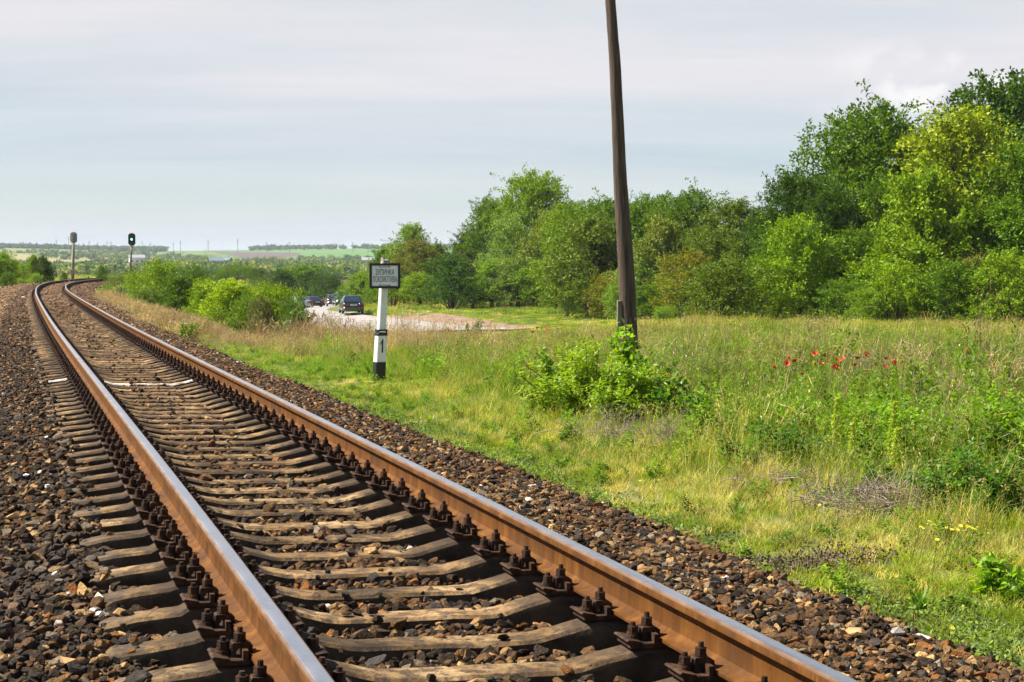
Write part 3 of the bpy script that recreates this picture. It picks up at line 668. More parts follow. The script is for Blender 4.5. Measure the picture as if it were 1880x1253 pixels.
def growth(D0,D1,dens,far,rng):
    N=int(dens*.5*(D1*D1-D0*D0)*.86); Dm=np.sqrt(rng.uniform(D0*D0,D1*D1,N)); t=rng.uniform(-.43,.43,N); x=t*Dm;y=Dm
    d,s,zt=lateral(x,y); edge=EDGE(y)+.5*(fbm(x,y,.9,8)-.5)+.6*(fbm(x,y,4,12)-.5)
    e=np.where(d>0,d-edge,-(d+4.2+.8*(fbm(x,y,3,14)-.5)))
    ok=(e>rng.uniform(-.12,.10,N)); ok&=~((roadd(x,y)<3.3+.5*vn(x,y,2,6)+1.6*(x<-14)) )
    dv=np.full(N,99.)
    for a,b in((0,105),(-1.0,108.5),(-2.9,112),(-4.8,117),(-6.5,122),(-8.2,128)): dv=np.minimum(dv,np.hypot((x-a),(y-b)))
    ok&=~((dv<1.9)&(rng.rand(N)<.8))
    x,y,d,e,Dm,s=[q[ok] for q in(x,y,d,e,Dm,s)]; N=len(x)
    n1=fbm(x,y,3.2,31);n2=fbm(x,y,11,32);n3=fbm(x,y,1.1,33)
    straw=sst(n2*.5+n3*.5,.47,.68); lush=sst(n1,.45,.68)
    nearst=np.exp(-((e-1.2)/1.3)**2)*(d>0)*sst(Dm,34,18)*(.55+.7*sst(fbm(x,y,2.5,91),.4,.6))
    straw=np.clip(straw+nearst*.75-.25*sst(Dm,16,24)*sst(Dm,40,28),0,1)
    herbz=np.exp(-((Dm-15.5)/3.5)**2)*sst(e,2.4,3.6)+.65*sst(fbm(x,y,5,40),.55,.7)*sst(e,1.5,3)
    brown=np.exp(-(np.maximum(np.abs(d-6.0)-1.8,0)/1.6)**2)*sst(Dm,32,44)*sst(Dm,112,92)*(d>0)*sst(fbm(x,y,4,77),.32,.5)
    fardry=sst(Dm,62,75)*.30
    # heights
    hs=.28+.75*sst(e,.3,3.4); hs=hs*(.5+1.05*n1)*(1-.25*sst(Dm,22,60)); hs=np.where(d<0,.55+.5*n1,hs); hs*=1-.65*sst(Dm,52,70)*sst(-x/y,-.03,.03)*(Dm<135)
    rz=(roadd(x,y)<17)&(Dm<122); hs=np.where(rz,hs*.32,hs); sg_=np.hypot(x+2.13,(y-26.2))<1.1; hs=np.where(sg_,hs*.45,hs)
    u=rng.rand(N); I=np.zeros(N,int)
    if far: 
        I=rng.randint(14,18,N); I=np.where(u<.30*(straw+fardry)+.08,rng.randint(21,24,N),I); 
    else:
        I=rng.randint(0,4,N); I=np.where(u<.12+.16*straw,rng.randint(4,7,N),I)
        I=np.where((rng.rand(N)<herbz*.75+.06),rng.randint(7,11,N),I); 
    gc=(e<.10+.75*(n3-.2))&(rng.rand(N)<.6)&(d>0); 
    if not far: I=np.where(gc,rng.randint(11,14,N),I)
    bp=rng.rand(N)<brown*.85+.03*sst(e,1.5,4)*(Dm<45)+.08*sst(fbm(x,y,3.5,51),.6,.72)*(Dm<60)*sst(e,1.5,4); bp&=~(rz|sg_); I=np.where(rz,rng.randint(14,18,N),I); I=np.where(bp,rng.randint(24,27,N) if far else rng.randint(18,21,N),I)
    C=LUSH*(1-straw[:,None])+YG*straw[:,None]
    C=C*(1-lush[:,None]*.25)+DK*lush[:,None]*.25
    u2=rng.rand(N)[:,None]; k=((u2<(.45*straw+.25*np.clip(nearst,0,1))[:,None]+.18*fardry[:,None]+.05)).astype(float); C=C*(1-k)+STRAW*k
    sh=((I>=4)&(I<7))|((I>=21)&(I<24)); C=np.where(sh[:,None],C*.78+np.array([.42,.38,.15])*.22*(.8+.4*rng.rand(N,1)),C)
    pk=(sst(fbm(x,y,6,61),.5,.66)*sst(Dm,52,70)*sst(x/y,.02,.1))[:,None]; C=C*(1-.2*pk)+np.array([.33,.22,.11])*.2*pk
    hb=(I>=7)&(I<11); C=np.where(hb[:,None],np.array([.12,.225,.012])*(.5+.9*n3[:,None]),C); C=np.where(((I>=11)&(I<14))[:,None],np.array([.14,.20,.055])*(.45+1.0*rng.rand(N,1)),C)
    C=np.where(bp[:,None],np.array([.34,.245,.18])*(.6+.8*rng.rand(N,1)),C)
    C=C*(.62+.76*rng.rand(N,1))
    z=ground(x,y)
    sc=hs*rng.uniform(.6,1.35,N)*(1+.5*(rng.rand(N)<.05)); sc=np.where((I>=11)&(I<14),rng.uniform(.8,1.4,N),sc); sc=np.where(bp,np.maximum(sc,.55)*rng.uniform(.7,1.35,N),sc); sc=np.where(hb,sc*1.15,sc)
    wx=np.where(far,1.0,np.clip(sc*1.2,.7,1.3))*rng.uniform(.85,1.25,N)
    if far: wx=wx*(1+sst(Dm,70,220)*1.2)
    gP.append(np.stack([x,y,z],-1));gR.append(np.stack([rng.uniform(-.12,.12,N),rng.uniform(-.12,.12,N),rng.uniform(0,6.28,N)],-1)); gS.append(np.stack([wx,wx,sc],-1)); gI.append(I); gC.append(C)
rg=np.random.RandomState(21)
growth(6.5,11,105,False,rg); growth(11,18,85,False,rg); growth(18,30,56,False,rg); growth(30,45,30,False,rg)
growth(45,75,8.5,True,rg); growth(75,130,3.6,True,rg); growth(130,230,1.5,True,rg); growth(230,400,.45,True,rg)
P_=np.concatenate(gP); print('growth',len(P_))
scatter('meadow_grass',PR,P_,np.concatenate(gR),np.concatenate(gS),np.concatenate(gI),np.concatenate(gC),'tall green and straw coloured meadow grass and weeds','grass',M['grass'])

# ------------------------------------------------------------------ trees and bushes
def tube_np(pts,rad,n=6):
    pts=np.array(pts,float); V=[];Fs=[]
    tg=np.gradient(pts,axis=0)
    for k,(p,r) in enumerate(zip(pts,rad)):
        t=unit(tg[k]); a=unit(np.cross(t,[.31,.95,.05] if abs(t[2])>.5 else [0,0,1.])); b=np.cross(t,a)
        for i in range(n): th=6.2832*i/n; V.append(p+r*(a*math.cos(th)+b*math.sin(th)))
    for k in range(len(pts)-1):
        for i in range(n): j=(i+1)%n; Fs.append((k*n+i,k*n+j,(k+1)*n+j,(k+1)*n+i))
    return np.array(V),np.array(Fs)
def plant(seed,H,Wd,nleaf,L,z0,bush=False,lobes=16,gap=.0,narrow=.55,spray=0.0,topy=1.0):
    """returns (crown mesh, trunk mesh): lobes of leaf clumps carried on limbs"""
    rs=np.random.RandomState(seed); Rw=Wd/2; LC=[];LR=[]
    for k in range(lobes):
        u=(k+.5)/lobes; zf=u**.85; z=z0+(H-z0)*(.10+.78*zf)
        prof=math.sin(math.pi*min(1,(.18+.82*zf)**(.9 if not bush else .7)))**.6 if not bush else math.sqrt(max(.05,1-(zf*.93)**2.2))
        a=k*2.4+rs.uniform(-.5,.5); r=Rw*prof*rs.uniform(.35,.72); lr=Rw*rs.uniform(.26,.42)*(1 if not bush else 1.05)
        LC.append([r*math.cos(a),r*math.sin(a),min(z,H-lr*.8)]); LR.append(lr)
    LC.append([rs.uniform(-.1,.1)*Rw,rs.uniform(-.1,.1)*Rw,H*.86]);LR.append(Rw*.30)
    LC=np.array(LC);LR=np.array(LR)
    # leafy twigs that start inside the lobes and reach outwards
    k=34; nc=int(nleaf/k); li=rs.choice(len(LC),nc,p=LR**2/np.sum(LR**2)); dv=rdir(rs,nc,.3); rr=LR[li]*(rs.rand(nc)**.4)*rs.uniform(.65,1.0,nc)
    CC=LC[li]+dv*rr[:,None]*[1,1,.85]; CC[:,2]=np.maximum(CC[:,2],z0*.8+.08)
    td=unit(dv*.8+rs.normal(size=(nc,3))*.55+[0,0,.35+(1.6 if spray>0 else 0)]); tl=L*rs.uniform(2.0,5.5,nc)*(1+1.1*(rs.rand(nc)<.10))
    t=rs.rand(nc*k); ci=np.repeat(np.arange(nc),k); P=CC[ci]+td[ci]*(tl[ci]*t)[:,None]-np.array([0,0,1])*(tl[ci]*.12*t*t)[:,None]
    P=P+rs.normal(size=P.shape)*(L*.75*(1.15-.8*t))[:,None]
    P[:,2]*=H/np.percentile(P[:,2],99.6); rq=np.percentile(np.hypot(P[:,0],P[:,1]),96.5); P[:,:2]*=Wd/2/rq
    keep=P[:,2]>.03; P=P[keep]; tdd=td[ci][keep]; out=unit(P-np.array([0,0,H*.45])); n=len(P)
    Dr=unit(rs.normal(size=(n,3))*.8+tdd*.7+[0,0,-.1+(.6 if spray>0 else 0)]); Nm=unit(rs.normal(size=(n,3))*.9+out*.25+[0,0,.55])
    V,q=leaves(P,Dr,Nm,L*rs.uniform(.6,1.25,n),L*narrow*rs.uniform(.8,1.2,n),.12)
    cme=mesh_np('crown',V,q,M['leaf'],link=False).data
    a=Acc()
    if not bush:
        hz=H*.72; pts=[[0,0,-.3],[0.02*H*rs.normal(),.02*H*rs.normal(),H*.2],[.03*H*rs.normal(),.03*H*rs.normal(),H*.45],[.03*H*rs.normal(),.03*H*rs.normal(),hz]]
        r0=.018*H+.05; V,q=tube_np(pts,[r0*1.3,r0,r0*.65,r0*.25],8); a.add(V,q); stem=np.array(pts)
        for c in LC:
            zb=max(H*.12,min(c[2]-.18*H,hz)); b=np.array([np.interp(zb,stem[:,2],stem[:,0]),np.interp(zb,stem[:,2],stem[:,1]),zb]); m_=(b+c)/2+[0,0,.03*H]
            V,q=tube_np([b,m_,c],[r0*.4,r0*.25,r0*.08],5); a.add(V,q)
    else:
        for c in LC:
            b=np.array([c[0]*.12,c[1]*.12,-.1]); m_=np.array([c[0]*.45,c[1]*.45,c[2]*.5]); V,q=tube_np([b,m_,c],[.012*H+.012,.008*H+.008,.006],5); a.add(V,q)
    tme=a.obj('trunk' if not bush else 'stems',M['bark'],link=False).data
    return cme,tme,H,Wd
PT=dict(
 oak=[plant(1,11,10,40000,.21,1.6,lobes=26),plant(2,11,10,36000,.22,1.2,lobes=22)],
 tall=[plant(3,9,5.5,22000,.17,1.0,lobes=18,narrow=.42),plant(4,9,6,22000,.18,.8,lobes=16,narrow=.5)],
 mid=[plant(5,6,5,20000,.17,.25,lobes=15),plant(6,6,5.2,20000,.18,.3,lobes=13),plant(16,6,4.6,17000,.155,.2,lobes=14,narrow=.4)],
 bush=[plant(7,3.2,4,15000,.105,.0,True,14),plant(8,3.2,4.2,14000,.11,.0,True,12),plant(9,3,3.4,11000,.10,.0,True,11)],
 broom=[plant(10,2.6,3.4,15000,.10,.0,True,12,spray=.45,narrow=.22)],
)
DKG=(.052,.105,.004);MDG=(.102,.182,.005);BRG=(.185,.285,.007);YEL=(.235,.285,.014);OLV=(.125,.18,.014);GRY=(.165,.245,.055);ORG=(.20,.20,.014);FRS=(.18,.28,.022);LIME=(.27,.38,.010);BLD=(.048,.10,.006)
TW={}
def put(px,D,top,w,kind,vi,col,label,cat='tree',group=None,name=None,rz=None,h=None,trim=1.0,basey=None):
    x,y,z=at(px,D); hh=(zof(top,D)-z) if h is None else h; cme,tme,H,Wd=PT[kind][vi%len(PT[kind])]
    wm=w*D/F; bush=kind in('bush','broom'); r=random.Random(int(px*7+D))
    o=empty(name or ('bush' if bush or cat=='bush' else 'broadleaf_tree'),(x,y,z-.03),r.uniform(0,6.28) if rz is None else rz)
    k=wm/Wd*1.0; o.scale=(k,k,hh/H)
    c=bpy.data.objects.new('crown' if not bush else 'foliage',cme); COL.objects.link(c); c.parent=o
    f=r.uniform(.9,1.12); c.color=(col[0]*f,col[1]*f,col[2]*f,1)
    t=bpy.data.objects.new('trunk' if not bush else 'stems',tme); COL.objects.link(t); t.parent=o
    tag(o,label,cat,group); return o
GT='trees of the wood along the right side'; GB='bushes along the edge of the wood'
for a in [
 # px, D, top, width, kind, variant, colour, label
 (1858,97,146,400,'oak',0,DKG,'tallest dark green tree, cut by the right edge of the view behind the yellow-green tree'),
 (1590,90,198,330,'oak',1,MDG,'large round dark green tree left of the yellow-green tree, standing alone against the sky'),
 (1470,88,318,210,'oak',0,DKG,'dark tree forming the lower left shoulder of the large round tree'),
 (1690,99,250,180,'oak',1,DKG,'dark crown showing in the gap between the large round tree and the tallest tree'),
 (1765,82,205,300,'tall',1,YEL,'yellow-green flowering tree rising in front of the dark trees at the right'),
 (1885,80,262,230,'oak',1,MDG,'green tree at the right edge in front of the tallest tree, below its crown'),
 (1690,79,315,200,'mid',1,BRG,'bright green tree just left of the yellow-green tree and lower than it'),
 (1462,77,398,150,'mid',0,BRG,'light green young tree in front of the lower left shoulder of the large round tree'),
 (1560,79,420,190,'mid',2,MDG,'green leafy tree right below the large round tree'),
 (1650,76,440,200,'mid',1,BRG,'broad light green tree with low branches below the yellow-green tree'),
 (1850,78,365,220,'mid',0,MDG,'leafy green tree below the green tree at the right edge'),
 (1258,112,352,190,'oak',1,MDG,'green tree with the highest crown in the lower wood right of the wooden pole'),
 (1185,118,362,170,'oak',0,MDG,'green tree with its crown just right of the wooden pole'),
 (1345,108,368,180,'tall',1,OLV,'olive grey tree in the dip between the lower wood and the tall trees'),
 (1410,100,385,130,'oak',0,DKG,'dark tree in the dip beside the tall trees, right of the olive grey tree'),
 (1100,124,368,190,'oak',1,MDG,'dense tree with its crown just left of the wooden pole'),
 (1085,116,398,180,'mid',0,OLV,'low dark olive tree in front of the dense tree left of the wooden pole'),
 (980,150,318,180,'oak',0,BRG,'tall bright green tree, highest at the left end of the wood'),
 (905,152,365,130,'oak',1,MDG,'darker green tree leaning against the left side of the tall bright green tree'),
 (862,158,425,90,'oak',0,DKG,'small dark tree at the very left foot of the wooded rise'),
 (938,138,395,110,'mid',2,GRY,'silvery grey-green willow-like tree in front of the tall bright green tree'),
 (1012,134,392,120,'mid',1,(.19,.24,.04),'tree with cream coloured blossom right of the silvery tree'),
 (1040,128,372,120,'oak',1,BRG,'green tree with an even crown behind the blossoming tree'),
 (1215,108,400,110,'mid',1,(.20,.24,.045),'tree with a patch of cream blossom right of the wooden pole'),
 (1300,100,420,150,'mid',2,OLV,'shadowy olive tree behind the rusty orange bushes'),
 (757,168,412,95,'tall',1,FRS,'tree with two light green tops behind the yellowish tree right of the sign'),
 (765,150,440,115,'tall',0,(.17,.18,.03),'yellowish olive tree right behind the white sign post'),
 (800,160,448,80,'mid',1,OLV,'low olive tree between the yellowish tree and the wood'),
 (703,172,455,60,'mid',0,MDG,'small dark green tree whose top shows just left above the sign'),
 (850,150,462,70,'mid',2,(.13,.12,.07),'greyish half bare tree at the left foot of the wood'),
]: put(*a,'tree',GT)
for a in [
 (1330,76,478,200,'bush',0,OLV,'wide olive green bush with reddish tips, leftmost bush of the near edge of the wood'),
 (1500,80,455,170,'mid',2,FRS,'tall light green bush below the tall round tree, beside the light green young tree'),
 (1400,79,470,110,'bush',1,MDG,'dark bush between the wide olive bush and the light green young tree'),
 (1560,72,505,130,'bush',2,MDG,'small green bush at the foot of the wood below the large round tree'),
 (1640,71,478,150,'bush',1,BRG,'light green bush with fanned branches at the foot of the yellow-green tree'),
 (1745,70,480,170,'bush',0,MDG,'dark leafy bush at the foot of the wood with a pale branch'),
 (1845,69,462,190,'bush',1,BRG,'large green bush at the right edge of the view at the foot of the wood'),
 (1790,76,470,120,'mid',1,(.17,.17,.03),'yellowish bush behind the dark leafy bush near the right edge'),
 (1262,98,462,170,'bush',1,ORG,'rusty orange leaved bush right of the wooden pole'),
 (1390,92,482,110,'bush',0,ORG,'small rusty orange bush further right below the olive grey tree'),
 (1120,112,498,90,'bush',2,ORG,'rusty orange bush just left of the wooden pole'),
 (1180,108,470,120,'mid',2,GRY,'pale green leafy sapling just right of the wooden pole'),
 (1200,104,520,130,'bush',1,MDG,'green bush at the edge of the meadow right of the wooden pole'),
 (1290,96,530,110,'bush',2,DKG,'dark bush in front of the rusty orange bush'),
 (1085,120,470,110,'mid',0,GRY,'pale green leafy sapling left of the wooden pole'),
 (905,136,478,110,'mid',0,FRS,'fresh green sapling clump beside the round dark bush, nearer the wood'),
 (950,134,470,100,'mid',2,GRY,'pale green sapling clump, second from the round dark bush'),
 (1000,132,476,110,'mid',1,FRS,'fresh green sapling clump in the middle of the meadow edge'),
 (1045,130,490,90,'bush',0,FRS,'low fresh green clump at the meadow edge between the sapling clumps and the pole'),
 (1042,118,524,38,'bush',2,GRY,'tiny pale sapling standing forward in the meadow left of the wooden pole'),
 (1222,92,560,48,'bush',2,FRS,'tiny low shrub standing forward in the meadow right of the wooden pole'),
 (828,133,468,118,'bush',0,(.055,.125,.012),'round dark green bush standing forward of the wood at the road bend'),
 (868,131,520,60,'bush',1,DKG,'small dark bush on the right flank of the round dark bush'),
 (770,142,500,90,'mid',2,BRG,'green undergrowth left of the round dark bush, at the foot of the yellowish tree'),
 (722,150,492,90,'bush',1,BRG,'light green bush behind the sign post, right of the sign'),
 (668,172,498,80,'mid',1,FRS,'light green bush left of the sign post beyond the parked cars'),
 (640,185,520,50,'bush',2,MDG,'small green bush directly behind the cars'),
 (700,160,505,70,'bush',0,MDG,'mid green bush directly behind the lower half of the sign board'),
 (880,146,505,90,'mid',0,MDG,'low leafy undergrowth at the left foot of the wood behind the round dark bush'),
 (975,141,505,110,'bush',1,MDG,'undergrowth below the silvery tree, behind the sapling clumps'),
 (1065,124,500,110,'mid',2,BRG,'undergrowth below the blossoming tree'),
 (1140,108,520,90,'bush',0,FRS,'distant light green bush showing at the left side of the wooden pole'),
 (1165,116,440,110,'mid',1,MDG,'leafy green tree half hidden by the wooden pole'),
 (1240,104,500,110,'mid',2,BRG,'leafy bush between the two rusty bushes'),
 (1320,94,505,120,'bush',0,MDG,'round green bush between the meadow and the olive grey tree'),
 (1375,90,440,120,'mid',1,OLV,'olive leafed tree left of the light green young tree'),
 (1425,86,420,110,'mid',2,MDG,'green tree closing the gap left of the light green young tree'),
 (1520,84,340,150,'oak',0,DKG,'dark foliage low under the large round tree'),
 (1620,84,330,150,'oak',1,MDG,'green tree tucked between the large round tree and the yellow-green tree'),
 (1700,72,500,120,'bush',2,BRG,'light green bush between the fanned bush and the dark leafy bush'),
 (1590,70,530,90,'bush',0,FRS,'small pale bush lowest at the foot of the wood below the large round tree'),
 (1820,84,300,160,'oak',1,MDG,'green tree right of the yellow-green tree'),
 (815,152,478,80,'mid',2,BRG,'bright bush between the yellowish tree and the wood'),
 (690,168,500,60,'bush',0,BRG,'bright low bush directly behind the sign board'),
]: put(*a,'bush',GB)
GM='bushes between the railway and the road'; GL='bushes left of the railway'
for a in [
 (562,232,486,150,'bush',0,MDG,'large rounded bush on the slope left above the cars'),
 (515,222,494,80,'bush',1,DKG,'dark bush on the left flank of the large rounded bush'),
 (600,222,500,70,'bush',2,DKG,'dark bush on the right flank of the large rounded bush, above the cars'),
 (470,228,490,40,'bush',2,DKG,'small dark bush right of the flat topped broom bush'),
 (432,200,484,110,'broom',0,MDG,'flat topped upright broom like bush behind the fresh green bush'),
 (300,92,478,125,'bush',1,BRG,'big bright green bush right of the green signal light mast'),
 (262,96,492,70,'bush',2,BRG,'bright green bush low beside the foot of the green signal mast'),
 (362,100,482,80,'broom',0,(.09,.16,.015),'upright darker shoots between the big bright bush and the fresh green bush'),
 (335,84,505,90,'mid',1,MDG,'low bright green bush in front of the upright darker shoots'),
 (378,78,512,80,'mid',2,BRG,'lime green bush filling the gap beside the fresh lime green bush'),
 (485,70,520,90,'bush',0,BRG,'green bush behind the loose leaved bush, level with the dark sapling'),
 (275,86,520,80,'bush',2,(.13,.20,.02),'low bush at the near foot of the big bright green bush'),
 (222,112,500,75,'broom',0,(.13,.20,.03),'thin grassy broom bush just where the rails vanish'),
 (188,152,487,26,'bush',1,MDG,'tiny tree like bush standing over the far end of the rails'),
 (418,68,514,125,'mid',0,LIME,'fresh lime green bush with large leaves beside the dry stalks'),
 (455,64,536,90,'bush',2,(.13,.22,.015),'green bush on the right of the fresh lime green bush'),
 (512,62,524,130,'bush',1,BRG,'bush with loose sprays of leaves at the left edge of the asphalt'),
 (543,57,540,52,'bush',2,(.10,.18,.02),'thin dark sapling at the left edge of the asphalt, before the cars'),
 (480,58,545,80,'bush',1,(.13,.14,.05),'dull low bush full of dry stalks in front of the loose leaved bush'),
]: put(*a,'bush',GM)
for a in [
 (8,142,464,55,'mid',0,BRG,'bright green young tree at the left edge of the view'),
 (-20,138,462,60,'mid',1,BRG,'green young tree cut by the left edge of the view'),
 (28,150,476,28,'mid',2,BRG,'thin bright green young tree second from the left edge'),
 (42,148,484,24,'bush',0,LIME,'small lime green bush between the young trees at the left'),
 (62,150,468,28,'mid',1,BRG,'slender green young tree left of the dark bushy one'),
 (80,152,470,34,'mid',0,DKG,'dark bushy young tree nearest the left bend of the rails'),
 (93,154,488,24,'bush',1,BLD,'dark low bush right of the dark young tree by the bend'),
 (68,135,500,30,'bush',2,FRS,'low pale bush in front of the dark young tree by the bend'),
 (15,125,500,50,'bush',1,MDG,'dark green shrub low at the left edge of the view'),
 (118,160,500,20,'bush',0,(.13,.17,.03),'low shrub at the foot of the grey signal'),
]: put(*a,'bush',GL)
#PART4
# ------------------------------------------------------------------ white sign post beside the line
M['black']=plain('black_paint',(.012,.012,.013),.45); M['offw']=mnoise('old_white_paint',(.55,.55,.50),(.80,.80,.76),5,.6,b0=.2,b1=.5,bump=.25); M['face']=plain('sign_face_white',(.88,.90,.88),.5)
M['concrete']=mnoise('bare_concrete',(.20,.17,.145),(.42,.38,.33),10,.9,bump=.7,bscale=70)
def text_mesh(txt,size,sx,bold=.0):
    cu=bpy.data.curves.new('txt','FONT'); cu.body=txt; cu.size=size; cu.align_x='CENTER'; cu.align_y='CENTER'; cu.extrude=.0015; cu.offset=bold; cu.resolution_u=3
    o=bpy.data.objects.new('txt',cu); COL.objects.link(o); bpy.context.view_layer.update()
    me=bpy.data.meshes.new_from_object(o.evaluated_get(bpy.context.evaluated_depsgraph_get())); bpy.data.objects.remove(o)
    me.transform(Matrix.Diagonal((sx,1,1,1))); return me
def lettering(txt,size,w,loc,rot,parent,mt,name='lettering',bold=.002):
    me=text_mesh(txt,size,1,bold); xs=[v.co.x for v in me.vertices]; k=w/(max(xs)-min(xs)); cxm=(max(xs)+min(xs))/2
    me.transform(Matrix.Diagonal((k,1,1,1))@Matrix.Translation((-cxm,0,0))); me.materials.clear(); me.materials.append(mt)
    o=bpy.data.objects.new(name,me); COL.objects.link(o); o.parent=parent; o.location=loc; o.rotation_euler=rot; return o
x,y,z=at(695,26.8); z=zof(697,26.8)
sg=empty('railway_sign_post',(x,y,z)); tag(sg,'white concrete post with a black framed white sign board and the figure 1','sign')
lean=.055
def sq(hw,hd,zz,yaw,bev=.012):
    c,s_=math.cos(yaw),math.sin(yaw); P=[(-hw+bev,-hd),(hw-bev,-hd),(hw,-hd+bev),(hw,hd-bev),(hw-bev,hd),(-hw+bev,hd),(-hw,hd-bev),(-hw,-hd+bev)]
    return [(p[0]*c-p[1]*s_+lean*zz,p[0]*s_+p[1]*c,zz) for p in P]
yw=.42
m_=MB(); m_.loft([sq(.085,.085,-.45,yw),sq(.083,.083,.28,yw)]); m_.build('black_base',M['black'],sg)
m_=MB(); m_.loft([sq(.0825,.0825,.28,yw),sq(.078,.078,.70,yw)]); m_.build('lower_post',M['offw'],sg)
m_=MB(); m_.loft([sq(.083,.083,.70,yw),sq(.083,.083,.735,yw),sq(.079,.079,.745,yw),sq(.079,.079,.765,yw),sq(.083,.083,.775,yw),sq(.081,.081,.80,yw)]); m_.build('black_band',M['black'],sg)
m_=MB(); m_.cyl((lean*.76-.02,-.105,.76),(lean*.76+.075,-.09,.757),.012,.012,8); m_.build('band_bolt',M['concrete'],sg)
m_=MB(); m_.loft([sq(.062,.062,.80,yw),sq(.057,.057,1.86,yw)]); m_.build('upper_post',M['offw'],sg)
m_=MB(); m_.loft([sq(.0565,.0565,1.86,yw),sq(.055,.055,1.90,yw,.02),[(p[0]*.72-.0,p[1]*.8,p[2]+.03*(1 if p[0]<lean*1.9 else .2)) for p in sq(.042,.045,1.92,yw,.015)]]); m_.build('broken_concrete_tip',M['concrete'],sg)
bc=1.655; bx0=lean*bc+.02
m_=MB(); m_.box((bx0,-.085,bc),(.485,.014,.395),bev=.0); fr=m_.build('board_back',M['black'],sg)
m_=MB()
for c_,d_ in(((bx0,-.098,bc+.181),(.49,.020,.038)),((bx0,-.098,bc-.181),(.49,.020,.038)),((bx0-.226,-.0985,bc),(.038,.021,.326)),((bx0+.226,-.0985,bc),(.038,.021,.326))): m_.box(c_,d_)
m_.build('board_frame',M['black'],sg)
m_=MB(); m_.box((bx0,-.094,bc),(.416,.005,.326)); pn=m_.build('board_panel',M['face'],sg)
M['ink']=plain('sign_lettering_black',(.045,.055,.05),.5); M['ochre']=plain('rust_ochre',(.40,.17,.03),.7)
lettering('ЗУПИНКА',.125,.30,(bx0,-.0985,bc+.052),(math.pi/2,0,0),pn,M['ink'],bold=.001)
lettering('ЛОКОМОТИВА',.135,.385,(bx0,-.0985,bc-.062),(math.pi/2,0,0),pn,M['ink'],bold=.0)
m_=MB()
for zz in(bc+.142,bc-.148):
    m_.box((bx0-.005,-.0985,zz),(.15,.006,.010)); 
    for s_ in(-1,1): m_.cyl((bx0-.005+s_*.075,-.105,zz),(bx0-.005+s_*.075,-.09,zz),.012,.012,8)
m_.build('rusty_wire',M['ochre'],pn)
m_=MB(); P=[(-.012,-.10),(.014,-.10),(.020,.115),(.004,.115),(-.034,.035),(-.022,.028),(-.005,.062)]
m_.loft([[(a_,yy,b_) for a_,b_ in P] for yy in(-.0015,.0015)]); dg=m_.build('figure',M['black'],sg); dg.location=(lean*.52+math.sin(yw)*.0815,-math.cos(yw)*.0815,.53); dg.rotation_euler=(math.pi/2-math.pi/2,0,yw)

# ------------------------------------------------------------------ old wooden pole on a concrete stub
M['oldwood']=mnoise('weathered_pole_wood',(.022,.015,.010),(.085,.055,.036),3.2,.9,c3=(.15,.10,.07),bump=1,bscale=26,stretch=(14,14,.55))
D=27.0; x0,y0,_=at(1160,D); zb=zof(700,D)-.05
po=empty('wooden_pole',(x0,y0,zb)); tag(po,'tall dark leaning wooden pole rising out of the leafy shrub','pole')
def ppx(py): return np.interp(py,[-260,0,120,240,330,500,640,700],[1108,1119,1128,1133.5,1137,1149,1156,1160])
rg2=random.Random(4); rings=[]
for k,py in enumerate(np.linspace(640,-230,44)):
    cxm=(ppx(py)-1160)/F*D; zz=zof(py,D)-zb; r=np.interp(py,[-260,0,330,640],[7.5,9.2,12.5,16.5])/F*D
    rings.append([(cxm+r*(1+.07*math.sin(3*a+k*.13)+rg2.uniform(-.035,.035))*math.cos(a),r*(1+rg2.uniform(-.04,.04))*math.sin(a),zz) for a in [2*math.pi*i/14 for i in range(14)]])
m_=MB(); m_.loft(rings); m_.build('timber',M['oldwood'],po,smooth=True)
m_=MB(); m_.box((-.02,.10,.33),(.19,.17,1.5),bev=.02,taper=(.85,.85)); m_.build('concrete_stub',M['concrete'],po)
m_=MB(); m_.box(((1137-1160)/F*D,-.02,(zof(578,D)-zb)),(.075,.16,.46),bev=.01); m_.build('side_timber',mnoise('grey_split_wood',(.10,.08,.06),(.24,.20,.16),4,.9,stretch=(10,10,.6)),po)
m_=MB()
for zz in(zof(632,D)-zb,zof(636,D)-zb,zof(640,D)-zb):
    for i in range(20):
        a=2*math.pi*i/20;b_=2*math.pi*(i+1)/20; cx_=-.03;cy_=.055; m_.cyl((cx_+.155*math.cos(a),cy_+.20*math.sin(a),zz),(cx_+.155*math.cos(b_),cy_+.20*math.sin(b_),zz),.008,.008,6,cap=False)
m_.build('wire_binding',M['iron'],po)

